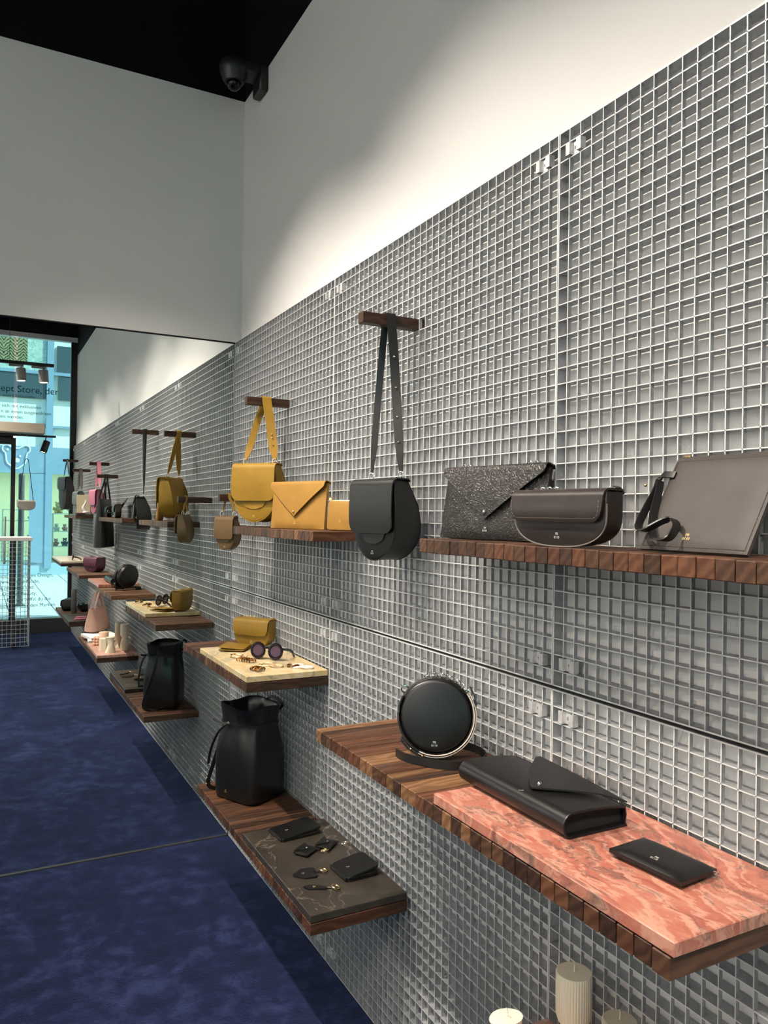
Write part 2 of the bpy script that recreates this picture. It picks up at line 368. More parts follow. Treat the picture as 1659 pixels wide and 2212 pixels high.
plain('shop_wall', (0.74, 0.66, 0.50), 0.8); plain('shop_shelf', (0.70, 0.72, 0.66), 0.5); plain('shop_plinth', (0.38, 0.52, 0.58), 0.6); plain('sign_white', (0.85, 0.87, 0.87), 0.5)
def m_snake():
    n = N('snake_print'); co = n.co.outputs['Object']; sp = n.nd('SeparateXYZ'); n.ln(co, sp.inputs[0])
    pp = n.nd('Math', operation='PINGPONG'); pp.inputs[1].default_value = 0.13; n.ln(sp.outputs['X'], pp.inputs[0]); cx = n.nd('CombineXYZ'); n.ln(pp.outputs[0], cx.inputs[0]); n.ln(sp.outputs['Z'], cx.inputs[2])
    k = n.nd('TexNoise', Scale=9.0, Detail=3.0, Distortion=1.5); n.ln(cx.outputs[0], k.inputs['Vector'])
    w = n.nd('TexWave', Scale=9.0, Distortion=6.0, bands_direction='DIAGONAL'); n.ln(cx.outputs[0], w.inputs['Vector'])
    a = n.mix(0.5, k.outputs['Fac'], w.outputs['Fac'])
    n.base(n.ramp(a, [(0.30, (0.03, 0.03, 0.015)), (0.45, (0.20, 0.18, 0.08)), (0.62, (0.34, 0.32, 0.16))])); n.set(Roughness=0.7)
    n = N('pale_print'); k = n.nd('TexNoise', Scale=7.0, Detail=4.0, Distortion=2.0); n.ln(n.co.outputs['Object'], k.inputs['Vector']); n.base(n.ramp(k.outputs['Fac'], [(0.35, (0.30, 0.46, 0.38)), (0.6, (0.55, 0.66, 0.58))])); n.set(Roughness=0.7)
m_snake()
for nm, c in dict(plush_tan=(0.55, 0.38, 0.17), plush_white=(0.72, 0.70, 0.66), plush_rose=(0.62, 0.30, 0.28), plush_grey=(0.30, 0.33, 0.36), plush_navy=(0.06, 0.10, 0.16), plush_cream=(0.68, 0.58, 0.36)).items(): plain('' + nm, c, 0.95, Sheen_Weight=0.5)
plain('vinyl_text', (0.10, 0.15, 0.15), 0.6); plain('vinyl_text_pale', (0.24, 0.42, 0.44), 0.6)
plain('table_white', (0.72, 0.68, 0.65), 0.5); plain('pipe_grey', (0.11, 0.105, 0.11), 0.45, 0.5); plain('wire_white', (0.62, 0.64, 0.65), 0.4, 0.5); plain('canopy_beige', (0.30, 0.25, 0.20), 0.6)

# ------------------------------------------------------------------ setting
XL = -4.6; YW = -4.8; YM = 2.4; ZC = 3.63; ZH = 4.30; XW = 0.0305
o = MB().box(XL, XW, YW + 0.0, YM + 0.03, -0.05, 0.0).build('floor', 'carpet', sharp=None); struct(o, 'deep navy blue velvet pile carpet across the shop floor', 'floor')
o = MB().box(XW, XW + 0.15, YW - 0.3, YM + 0.2, -0.05, ZC).build('wall_right', 'white_paint', sharp=None); struct(o, 'white plastered side wall behind and above the steel gratings', 'wall')
o = MB().box(XL - 0.1, XW, YM, YM + 0.2, 2.432, ZC).box(XL - 0.1, XW, YM + 0.022, YM + 0.2, -0.05, 2.432).build('wall_end', 'white_paint', sharp=None); struct(o, 'white end wall bulkhead above the big mirror', 'wall')
o = MB().box(XL - 0.15, XL, YW - 0.3, YM + 0.2, -0.05, ZC).build('wall_left', 'white_paint', sharp=None); struct(o, 'plain white wall on the far side of the shop', 'wall')
for k_, (bx_, lb_) in enumerate((((XW, XW + 0.15, YW - 0.3, YM + 0.2), 'black painted band above the white side wall'), ((XL - 0.15, XW, YM + 0.0, YM + 0.2), 'black painted band above the white end wall'), ((XL - 0.15, XL, YW - 0.3, YM), 'black painted band above the opposite wall'))):
    o = MB().box(*bx_, ZC, ZH + 0.1).build('trim_%d' % (5 + k_), 'black_ceiling', sharp=None); struct(o, lb_, 'trim')
ceil = MB().box(XL - 0.1, XW, YW - 0.2, YM, ZH, ZH + 0.15).build('ceiling', 'black_ceiling', sharp=None); struct(ceil, 'matt black ceiling high above the white walls', 'ceiling')
for k, x in enumerate((-0.42, -0.85, -1.28, -1.71, -2.14, -2.57, -3.0, -3.43, -3.86)):
    MB().box(x - 0.09, x + 0.09, YW, YM - 0.02, ZH - 0.012, ZH).build('ceiling_panel', 'black_slat', ceil, sharp=None)
o = MB().box(0.004, XW, YW, YM, 1.2175, 1.2235).build('trim_1', 'black_joint', sharp=None); struct(o, 'thin black joint strip between upper and lower gratings', 'trim')
o = MB().box(XL, XW, YM - 0.0006, YM + 0.0, 2.4275, 2.432).build('trim_2', 'black_joint', sharp=None); struct(o, 'thin black strip for the shadow gap under the white bulkhead', 'trim')  # black strip standing in for the shade of the gap

o = MB().box(XL, -0.002, YM - 0.001, YM + 0.008, 0.0, 0.005).build('trim_4', 'dark_sill', None, None); struct(o, 'slim metal edge along the foot of the mirror', 'trim')
mir = MB().box(XL, XW, YM + 0.008, YM + 0.022, 0.0, 2.430).build('mirror', 'mirror_glass', sharp=None, loc=(0, 0, 0))
tag(mir, 'huge floor-length mirror covering the end wall under the white bulkhead', 'mirror')

# ------------------------------------------------------------------ gratings
PY = 1.2 / 36
UZ = [2.4357 - 0.03464 * k for k in range(1, 35)]; LZ = [1.180 - 0.0345 * k for k in range(34)]
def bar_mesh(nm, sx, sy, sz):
    me = MB().box(0, sx, -sy / 2, sy / 2, -sz / 2, sz / 2).mesh(nm, None, 'galvanised'); me.materials.append(MAT['lit_edge'])
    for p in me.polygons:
        if p.normal.x < -0.9: p.material_index = 1      # front edge paler: lamp light painted into its colour
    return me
T = 0.0022; BD = 0.0275
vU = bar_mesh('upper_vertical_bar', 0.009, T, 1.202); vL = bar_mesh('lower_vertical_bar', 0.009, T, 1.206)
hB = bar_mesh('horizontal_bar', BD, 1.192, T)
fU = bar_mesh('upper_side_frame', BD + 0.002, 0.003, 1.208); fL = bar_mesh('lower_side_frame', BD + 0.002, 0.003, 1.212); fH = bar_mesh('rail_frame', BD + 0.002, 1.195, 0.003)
def clip_mesh():
    h = PY / 2
    pts = [(0.010, -h - 0.006), (-0.004, -h - 0.006), (-0.0045, -h + 0.006), (0.006, -h + 0.007), (0.006, h - 0.007), (-0.0045, h - 0.006), (-0.004, h + 0.006), (0.010, h + 0.006)]
    return MB().ribbon([(x, y, 0) for x, y in pts], (0, 0, 1), 0.026, 0.0016).mesh('bracket', None, 'bright_steel')
clipM = clip_mesh(); scrM = MB().lathe([(0.0045, 0), (0.0045, 0.002), (0.0022, 0.0022), (0.002, 0.0008)], 10).mesh('screw', 40, 'chrome')
colname = {1: 'beside the mirror', 0: 'second from the mirror', -1: 'third from the mirror', -2: 'fourth from the mirror', -3: 'fifth from the mirror', -4: 'beside the shop window'}
for c in range(-4, 2):
    y0 = c * 1.2
    for up in (True, False):
        row = 'upper' if up else 'lower'
        t = thing('grating_panel', '%s square galvanised steel grating panel %s' % (row, colname[c]), 'grating', (0, y0 + 0.6, 1.224 if up else 0.005), group='steel gratings on the side wall')
        zo = 1.224 if up else 0.005; hz = 1.208 if up else 1.212; zs = UZ if up else LZ
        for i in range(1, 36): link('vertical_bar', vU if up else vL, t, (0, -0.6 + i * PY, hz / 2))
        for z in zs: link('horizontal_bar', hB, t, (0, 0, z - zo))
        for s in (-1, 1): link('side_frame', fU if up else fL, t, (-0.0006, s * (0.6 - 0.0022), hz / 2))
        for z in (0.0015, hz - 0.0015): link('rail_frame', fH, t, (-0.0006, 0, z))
        zr = ((zs[0] + zs[1]) / 2, (zs[-2] + zs[-1]) / 2)
        for z in zr:
            for s in (-1, 1):
                b = link('bracket', clipM, t, (-0.0012, s * (0.6 - 1.5 * PY), z - zo))
                link('screw', scrM, b, (0.0055, 0, 0), rot=(0, -PI / 2, 0))

# ------------------------------------------------------------------ shelves and slabs
def slat_mesh(depth, th, w, mat):
    return MB().cbox(-depth, 0, -w / 2, w / 2, -th, 0, 0.0015).mesh('slat', None, mat)
WOODS = ('walnut', 'walnut_dark', 'walnut_red', 'walnut_honey')
SL = {d: [slat_mesh(d, 0.032, 0.0312, w) for w in WOODS] for d in (0.18, 0.30)}
def shelf(label, depth, ya, yb, z):
    """slatted walnut shelf from y=ya down to y=yb, top at z"""
    n = max(1, round((ya - yb) / 0.0335)); p = (ya - yb) / n
    t = thing('walnut_shelf', label, 'shelf', (-0.0015, (ya + yb) / 2, z), group='slatted walnut wall shelves')
    for i in range(n):
        link('slat', random.choices(SL[depth], (5, 4, 4, 1.3))[0], t, (random.uniform(-0.0018, 0.0), ya - p * (i + 0.5) - t.location.y, random.uniform(-0.0012, 0.0)))
    MB().box(-depth * 0.8, 0.0, (yb - ya) / 2 + 0.05, (ya - yb) / 2 - 0.05, -0.038, -0.0325).build('support_plate', 'black_metal', t, None) if False else None
    return t
def slab(label, mat, ya, yb, z, th=0.021, x0=-0.302, x1=-0.002):
    o = MB().cbox(x0, x1, (yb - ya) / 2, (ya - yb) / 2, 0, th, 0.0015).build('marble_slab', mat, None, None, (0, (ya + yb) / 2, z))
    return tag(o, label, 'stone slab')
ZU = 1.5365; ZM = 1.0135; ZL = 0.4785
shelf('long upper walnut slat shelf with black clutch bags standing on it', 0.18, 0.272, -0.93, ZU)
shelf('short upper walnut slat shelf with mustard envelope clutch near the mirror', 0.18, 1.79, 0.933, ZU)
shelf('middle walnut slat shelf carrying pink marble and round black bag', 0.30, 0.602, -0.600, ZM)
shelf('middle walnut slat shelf carrying yellow marble beside the mirror', 0.30, 2.112, 1.206, ZM)
shelf('low walnut slat shelf with black bucket bag and dark stone', 0.30, 1.835, 0.617, ZL)
shelf('low walnut slat shelf carrying candles on rose marble', 0.30, 0.0, -1.2, ZL)
shelf('upper walnut slat shelf nearest the shop window', 0.18, -2.72, -3.92, ZU)
shelf('middle bare walnut slat shelf under the burgundy bag', 0.30, -1.22, -2.30, ZM)
shelf('middle walnut slat shelf under pale beige stone near the window', 0.30, -2.90, -4.05, ZM)
shelf('low walnut slat shelf with tall grey vase near the window', 0.30, -2.0, -3.45, ZL)
slab('salmon pink veined marble slab under the open envelope clutch', 'pink_marble', -0.001, -0.605, ZM + 0.0012)
slab('yellow veined marble slab under the round sunglasses', 'yellow_marble', 1.826, 1.209, ZM + 0.0012)
slab('dark brown veined stone slab under wallets and key rings', 'dark_marble', 1.226, 0.620, ZL + 0.0012)
slab('dusty rose marble slab under the ivory candles', 'rose_marble', -0.0, -0.62, ZL + 0.0012)
slab('pale beige marble slab under a folded pair of dark glasses', 'beige_marble', -2.90, -4.0, ZM + 0.0012)
slab('dark grey stone slab under flat rose wallets', 'dark_marble', -2.0, -2.6, ZL + 0.0012)
slab('thin grey stone slab under book and dish near the window', 'dark_marble', -2.72, -3.32, ZU + 0.0012, 0.014, -0.181, -0.002)
TP = ZM + 0.0225; TY = TP; TL = ZL + 0.0225

# ------------------------------------------------------------------ pegs
def peg(label, yc, zc, length=0.18):
    o = MB().cbox(-length, 0.022, -0.0150, 0.0150, -0.0155, 0.0155, 0.0012).build('coat_peg', 'walnut_peg', None, None, (0, yc, zc))
    return tag(o, label, 'peg', 'square walnut pegs on the grating')
def cellc(i): return (i + 0.5) * PY
def rowc(k): return 2.4357 - 0.03464 * (k + 0.5)
pb = peg('square walnut peg holding the long strapped black saddle bag', cellc(18), rowc(8))
pm_ = peg('square walnut peg holding the big mustard saddle bag', cellc(49), rowc(11))
ps = peg('square walnut peg holding the small brown saddle bag by the mirror', cellc(60), rowc(22))
pt = peg('square walnut peg holding the tall black tote', cellc(-34), rowc(15))
pp_ = peg('square walnut peg holding the pink saddle bag', cellc(-50), rowc(11))
pg = peg('square walnut peg holding the grey saddle bag', cellc(-92), rowc(11))
pk = peg('square walnut peg holding the dark shoulder bag beside the window', cellc(-127), rowc(6))
pl = peg('low square walnut peg holding the blush tote', cellc(-33), 0.915)

# ------------------------------------------------------------------ lettering
def text_mesh(body, size, align='CENTER', extrude=0.0):
    c = bpy.data.curves.new('txt', 'FONT'); c.body = body; c.size = size; c.align_x = align; c.align_y = 'CENTER'; c.extrude = extrude
    o = bpy.data.objects.new('txt', c); COL.objects.link(o); bpy.context.view_layer.update()
    me = bpy.data.meshes.new_from_object(o.evaluated_get(bpy.context.evaluated_depsgraph_get())); bpy.data.objects.remove(o); bpy.data.curves.remove(c); return me
_LOGO = {}
def logo(parent, x, y, z, mat='silver_print', size=0.0075, rot=(PI / 2, 0, 0)):
    """two printed lines on a bag front"""
    k = (mat, size)
    if k not in _LOGO:
        me = text_mesh('PB\n0110', size * 0.8, 'CENTER', 0.0002); me.materials.clear(); me.materials.append(MAT[mat]); _LOGO[k] = me
    return link('logo_print', _LOGO[k], parent, (x, y, z), rot)

# ------------------------------------------------------------------ bag builders (local: x width, -y front, z up, base at 0)
def u_outline(W, H, zs, n=16, top=1.0):
    """flat top, straight sides to zs, half ellipse below"""
    pts = [(-W / 2 * top, H), (-W / 2, zs + (H - zs) * 0.45)]
    pts += [(-W / 2 * math.cos(PI * k / n), zs - zs * math.sin(PI * k / n)) for k in range(n + 1)]
    pts += [(W / 2, zs + (H - zs) * 0.45), (W / 2 * top, H)]
    return pts
def flap_sheet(W, H, D, zlow, r=0.02, t=0.004, lift=0.010, back=0.7):
    yb = D / 2 * back; yf = -D / 2 - lift; path = [(yb, H - 0.004)]
    rr = min(0.02, D * 0.35)
    path += [(yb - 0.004, H + 0.002)]
    for k in range(7):
        a = PI / 2 * k / 6
        path.append((yf + rr - rr * math.sin(a), H + 0.003 - rr + rr * math.cos(a)))
    zz = H + 0.003 - rr
    for k in range(1, 13):
        f = k / 12; f = 1 - (1 - f) ** 1.6
        path.append((yf - 0.003 * math.sin(PI * f), zz + (zlow - zz) * f))
    def hw(s, L):
        d = L - s
        if d >= r: h = W / 2
        else: h = W / 2 - r + math.sqrt(max(0, r * r - (r - d) ** 2))
        return (-h, h)
    return MB().sheet(path, hw, t)
def saddle(label, mat, W, H, D, loc, rot, flapmat=None, strap=None, sm=None, sw=0.026, studs=(), lo=0.36, metal='chrome', group=None, logo_mat='silver_print', logo_size=0.0075):
    t = thing('saddle_bag', label, 'handbag', loc, (0, 0, rot), group)
    mb = MB().prism(u_outline(W * 0.96, H, H * 0.46, top=0.90), -D / 2, D / 2, 0.006)
    def dz_(z): f = max(0.0, min(1.0, z / H)); return 0.62 + 0.53 * math.sin(PI * min(1.0, (1 - f) * 0.78)) ** 0.8
    mb.v = [(x, -D / 2 + (y + D / 2) * dz_(z), z) for x, y, z in mb.v]; mb.build('body', mat, t)
    gs = MB().tube([(x * 0.995, -D / 2 + D * dz_(z) - 0.004, z) for x, z in u_outline(W * 0.96, H * 0.99, H * 0.46, top=0.90)], 0.0018, 5).build('back_piping', mat, t)
    MB().tube([(x * 0.985, -D / 2 + 0.002, z) for x, z in u_outline(W * 0.94, H * 0.99, H * 0.46, top=0.90)], 0.0018, 5).build('front_piping', mat, t)
    flap_sheet(W * 0.95, H, D, H * lo, r=W * 0.14, back=0.2).build('flap', flapmat or mat, t)
    # curved tab under the flap
    MB().prism([(W * 0.26 * math.cos(a), H * lo - 0.002 - W * 0.15 * math.sin(a)) for a in [PI * k / 12 for k in range(13)]], -D / 2 - 0.0035, -D / 2 - 0.0005).build('front_tab', mat, t)
    logo(t, 0, -D / 2 - 0.0012 - 0.003, H * 0.10, logo_mat, logo_size)
    if strap:
        M = inv(t); px, py, pz = strap      # point on top of the peg
        top = Vector((px, py, pz)); wx = (M.to_3x3() @ Vector((1, 0, 0)))
        ends = []
        for s in (-1, 1):
            rl = Vector((s * W * 0.33, 0.0, H + 0.016)); ends.append(rl)
            MB().ribbon([(s * W * 0.33, -0.006, H - 0.004), (s * W * 0.33, -0.005, H + 0.008), (s * W * 0.33, 0.005, H + 0.008), (s * W * 0.33, 0.006, H - 0.004)], (1, 0, 0), 0.017, 0.0025).build('strap_tab', flapmat or mat, t)
            rg = MB().torus(rl, 0.0105, 0.0019, (0, 1, 0), 16, 6).build('ring', metal, t)
        tl = M @ top
        yv = M.to_3x3() @ Vector((0, 1, 0)); zv = Vector((0, 0, 1))
        # the loop lies in the world y-z plane over the peg: s=-1 end is the far strand when local x points to -y
        far, near = (ends[0], ends[1])
        up = 0.0025
        pts = [far + Vector((0, 0, 0.010)), far + (tl + yv * 0.020 - far) * 0.25, far + (tl + yv * 0.020 - far) * 0.6, tl + yv * 0.020 - zv * 0.018, tl + yv * 0.014 + zv * up, tl + zv * (up + 0.002), tl - yv * 0.014 + zv * up, tl - yv * 0.020 - zv * 0.018, near + (tl - yv * 0.020 - near) * 0.6, near + (tl - yv * 0.020 - near) * 0.25, near + Vector((0, 0, 0.010))]
        path = cr(pts, 6); n = len(path); farnarrow = py > -1.3
        lx = Vector((1, 0, 0)); wv = []; ww = []
        for i in range(n):
            f = min(i, n - 1 - i) / (n * 0.42); f = min(1, max(0, f)); wv.append(wx * f + (lx if (wx.dot(lx) >= 0) else -lx) * (1 - f) * 0.55)
            e = min(i, n - 1 - i) / n; ww.append(sw * (0.45 + 0.55 * min(1, e / 0.08)) * (0.75 if (i < n * 0.42) == (farnarrow) else 1.0))
        so = MB().ribbon(path, wv, ww, 0.003).build('strap', sm or flapmat or mat, t)
        for fr in studs:
            i = int(fr * (n - 1)); tg = (path[min(i + 1, n - 1)] - path[i - 1]).normalized(); b = wv[i] - tg * wv[i].dot(tg); b.normalize(); nn = tg.cross(b)
            if (nn @ (M.to_3x3() @ Vector((-0.4, -1, 0)))) < 0: nn = -nn
            MB().sphere(path[i] + nn * 0.003, 0.0036, 8, 5).build('stud', metal, so)
    return t
def halfmoon(label, mat, W, H, D, loc, rot, flapmat=None, stitch=None, chain=True, lo=0.44, name='half_moon_bag', pipe=None, group=None, metal='chrome'):
    t = thing(name, label, 'handbag', loc, (0, 0, rot), group)
    zs = H * 0.58; pw = 2.5
    low = [(-W / 2 * math.copysign(abs(math.cos(PI * k / 24)) ** (2 / pw), math.cos(PI * k / 24)), zs - zs * math.sin(PI * k / 24) ** (2 / pw)) for k in range(25)]
    pts = [(-W / 2, H), (-W / 2, (H + zs) / 2)] + low + [(W / 2, (H + zs) / 2), (W / 2, H)]
    MB().prism(pts, -D / 2, D / 2, 0.005).build('body', mat, t)
    MB().tube([(x, -D / 2 + 0.0015, z) for x, z in pts[1:-1]], 0.0016, 5).build('piping', pipe or mat, t)
    flap_sheet(W * 1.0, H, D, H * lo, r=0.028, lift=0.006, back=0.95).build('flap', flapmat or mat, t)
    if stitch:
        y = -D / 2 - 0.0128; xs = W / 2 - 0.006; zl = H * lo + 0.006
        path = [(-xs, y, H * 0.86), (-xs, y - 0.0015, zl + 0.02)] + [(-xs + 0.016 - 0.016 * math.cos(a), y - 0.001, zl + 0.016 - 0.016 * math.sin(a)) for a in (0.3, 0.8, 1.3)] + [(xs - 0.016 + 0.016 * math.cos(a), y - 0.001, zl + 0.016 - 0.016 * math.sin(a)) for a in (1.3, 0.8, 0.3)] + [(xs, y - 0.0015, zl + 0.02), (xs, y, H * 0.86)]
        dashes(path, 0.0045, 0.0005, t, stitch)
    logo(t, 0.0, -D / 2 - 0.0012, H * 0.20, 'silver_print', 0.0085)
    if chain:
        for k in range(7): MB().torus((-W * 0.36 + k * 0.009, D * 0.30, H + 0.005 + 0.002 * (k % 2)), 0.0055, 0.0012, (0.3 * (-1) ** k, 1, 0.6 * (k % 2)), 10, 5).build('chain_link', metal, t)
        for s in (-1, 1): MB().ribbon([(s * W * 0.47, D * 0.25, H - 0.01), (s * W * 0.485, D * 0.25, H + 0.008), (s * W * 0.46, D * 0.25, H + 0.010)], (0, 1, 0), 0.014, 0.0025).build('tab', mat, t)
    return t
def dashes(path, step, r, parent, mat, name='stitching'):
    P = [Vector(p) for p in path]; out = []
    for i in range(len(P) - 1):
        L = (P[i + 1] - P[i]).length; n = max(1, int(L / step))
        for k in range(n):
            a = P[i] + (P[i + 1] - P[i]) * (k / n); b = P[i] + (P[i + 1] - P[i]) * ((k + 0.62) / n); out.append((a, b))
    m = MB()
    for a, b in out: m.tube([a, b], r, 4)
    return m.build(name, mat, parent, None)
def poly_sheet(pts, t, y0, bulge=0.0):
    """flat leather outline (x,z) at y0 with thickness t, front toward -y"""
    return MB().loft([[(x, y0, z) for x, z in pts], [(x, y0 - t, z) for x, z in pts]])
def roundpoly(pts, r, n=4):
    out = []; L = len(pts)
    for i in range(L):
        p = Vector(pts[i]); a = (Vector(pts[i - 1]) - p); b = (Vector(pts[(i + 1) % L]) - p); d = min(r, a.length * 0.45, b.length * 0.45)
        p0 = p + a.normalized() * d; p1 = p + b.normalized() * d
        for k in range(n + 1):
            u = k / n; q = p0 * (1 - u) ** 2 + p * 2 * u * (1 - u) + p1 * u * u; out.append((q.x, q.y))
    return out
def envelope(label, mat, W, H, D, loc, rot, lean, tip=0.30, metal='gold', name='envelope_clutch', lm='gold_print', chain=False):
    t = thing(name, label, 'clutch bag', loc, (-lean, 0, rot))
    MB().pillow(W, H, D, 0, 6, 14, edge=0.35).build('body', mat, t)
    # flap: over the top edge, down to a point
    n = 14; path = []; yf = -D / 2 - 0.004
    path += [(D * 0.35, H - 0.003), (D * 0.28, H + 0.004)]
    for k in range(5):
        a = PI / 2 * k / 4; path.append((yf + D * 0.3 - D * 0.3 * math.sin(a) , H + 0.006 - 0.012 + 0.012 * math.cos(a)))
    zt = H - 0.006; zl = H * tip
    for k in range(1, n + 1): path.append((yf - 0.004 * math.sin(PI * k / n * 0.9), zt + (zl - zt) * k / n))
    L0 = [0.0]
    def hw(s, L):
        d = L - s; full = (H * 0.70)
        span = (zt - zl); start = span - 0.005
        if d > start: h = W / 2 * 1.01
        else: h = max(0.0008, (W / 2 * 1.01) * d / start); h = max(h, 0.0)
        if d < 0.004: h = 0.004 * math.sqrt(max(d, 0.0) / 0.004) + 0.001
        return (-h, h)
    MB().sheet(path, hw, 0.003).build('flap', mat, t)
    MB().sphere((0, yf - 0.0065, zl + 0.016), 0.0048, 10, 6).build('stud', metal, t)
    logo(t, 0, -D / 2 - 0.0015, H * 0.13, lm, 0.008)
    if chain:
        for s in (-1, 1):
            for k in range(5): MB().torus((s * W * 0.33 + k * 0.009 - 0.018, D * 0.1, H + 0.009 + 0.003 * (k % 2)), 0.0055, 0.0013, (0.4, 1, 0.8 * (k % 2)), 10, 5).build('chain_link', 'chrome', t)
    return t

# --- upper shelf, black things
envelope('big black crackled leather envelope clutch with chain on upper shelf', 'crackle_leather', 0.315, 0.165, 0.030, (-0.076, 0.140, ZU + 0.001), R(-79), R(10), tip=0.27, metal='chrome', lm='silver_print', chain=True)
halfmoon('dark brown half-moon bag with stitched flap in front of crackled clutch', 'brown_black', 0.232, 0.100, 0.046, (-0.142, -0.200, ZU + 0.001), R(-85), 'brown_black', 'stitch_light', True, 0.46, pipe='stitch_light')
def zip_pouch():
    t = thing('zip_pouch', 'taupe leather zip pouch with black wrist strap leaning on the grating', 'pouch', (-0.128, -0.474, ZU + 0.003), (R(-30), 0, R(-90)))
    W, H, D = 0.205, 0.178, 0.014
    MB().pillow(W, H, D, 0, 10, 14, edge=0.45).build('body', 'taupe_leather', t)
    x, z0, z1 = W / 2 - 0.005, 0.006, H - 0.007
    for name, p in (('stitching', [(-x, z0), (x, z0), (x, z1), (-x, z1), (-x, z0)]),):
        dashes([(a, -D / 2 - 0.0004 + 0.0022, b) for a, b in p], 0.004, 0.0005, t, 'stitch_taupe')
    MB().box(-W / 2 + 0.004, W / 2 - 0.004, -0.003, 0.003, H - 0.002, H + 0.0035).build('zip', 'stitch_taupe', t)
    MB().cbox(-W / 2 + 0.010, -W / 2 + 0.024, -0.004, 0.004, H + 0.002, H + 0.008).build('zip_puller', 'gold', t)
    tb = MB().ribbon([(-W / 2 + 0.014, -D / 2 - 0.001, H * 0.80), (-W / 2 - 0.008, -D / 2 - 0.004, H * 0.80), (-W / 2 - 0.020, -0.004, H * 0.79)], (0, 0, 1), 0.012, 0.003).build('strap_tab', 'black_leather', t)
    MB().torus((-W / 2 - 0.021, -0.004, H * 0.765), 0.006, 0.0013, (0, 1, 0), 12, 5).build('ring', 'gold', t)
    pts = [(-W / 2 - 0.022, -0.006, H * 0.74), (-W / 2 - 0.030, -0.010, H * 0.62), (-W / 2 - 0.040, -0.022, H * 0.38), (-W / 2 - 0.030, -0.040, H * 0.18), (-W / 2 - 0.005, -0.058, H * 0.10), (-W / 2 + 0.022, -0.048, H * 0.22), (-W / 2 + 0.032, -0.035, H * 0.26), (-W / 2 + 0.046, -0.034, H * 0.20), (-W / 2 + 0.046, -0.042, H * 0.06), (-W / 2 + 0.025, -0.045, H * 0.03), (-W / 2 + 0.004, -0.032, H * 0.10), (-W / 2 - 0.018, -0.020, H * 0.30), (-W / 2 - 0.024, -0.010, H * 0.60), (-W / 2 - 0.020, -0.005, H * 0.74)]
    pts = [(x, -0.010 + (y + 0.010) * 0.5, z) for x, y, z in pts]; pts = [(x + 0.030 * min(1, max(0, (0.80 * H - z) / (0.3 * H))), y, z) for x, y, z in pts]
    st = MB().ribbon(cr(pts, 5), (0.25, 1, 0.35), 0.013, 0.003).build('wrist_strap', 'black_leather', t)
    MB().sphere((-W / 2 - 0.033, -0.017, H * 0.66), 0.003, 8, 5).build('stud', 'gold', t)
    logo(t, -0.012, -D / 2 - 0.0006, H * 0.13, 'gold_print', 0.0085)
zip_pouch()
# --- hanging bags
saddle('black saddle bag hanging from walnut peg by long studded strap', 'black_leather', 0.195, 0.222, 0.085, (-0.095, 0.612, 1.464), R(-78), strap=(-0.092, cellc(18), rowc(8) + 0.0155), studs=(0.775, 0.82, 0.87, 0.925), sw=0.026, lo=0.345)
saddle('large mustard saddle bag hanging on wide studded strap', 'mustard', 0.205, 0.226, 0.080, (-0.120, 1.640, 1.556), R(-50), strap=(-0.098, cellc(49), rowc(11) + 0.0155), studs=(0.85, 0.88, 0.91), sw=0.036, lo=0.37, metal='gold', logo_mat='gold_print')
saddle('small brown saddle bag hanging beside the mirror', 'mustard_dark', 0.10, 0.142, 0.050, (-0.136, 2.012, 1.428), R(-50), flapmat='mustard_dark', strap=(-0.136, cellc(60), rowc(22) + 0.0155), sw=0.012, sm='olive_mustard', lo=0.34, logo_size=0.005)
# --- mustard clutch and pouch
envelope('mustard tan leather envelope clutch with brass stud on upper shelf', 'mustard_tan', 0.298, 0.160, 0.026, (-0.113, 1.245, ZU + 0.001), R(-72.5), R(5), tip=0.27)
def small_pouch():
    t = thing('zip_purse', 'small mustard tan zip purse standing beside the mustard envelope clutch', 'purse', (-0.062, 0.985, ZU + 0.001), (R(-6), 0, R(-60)))
    W, H, D = 0.105, 0.098, 0.020
    MB().prism(roundpoly([(-W / 2, 0), (W / 2, 0), (W / 2, H), (-W / 2, H)], 0.012), -D / 2, D / 2, 0.004).build('body', 'mustard_tan', t)
    MB().tube([(x, 0, z) for x, z in roundpoly([(-W / 2 + 0.001, 0.01), (W / 2 + 0.0008, 0.004), (W / 2 + 0.0008, H + 0.0008), (-W / 2 + 0.001, H + 0.0008)], 0.012)[5:18]], 0.0024, 5).build('zip', 'gold', t)
    MB().cbox(-W / 2 - 0.004, -W / 2 + 0.008, -0.002, 0.002, H + 0.001, H + 0.012).build('zip_puller', 'gold', t)
    logo(t, 0, -D / 2 - 0.0006, H * 0.30, 'gold_print', 0.006)
small_pouch()

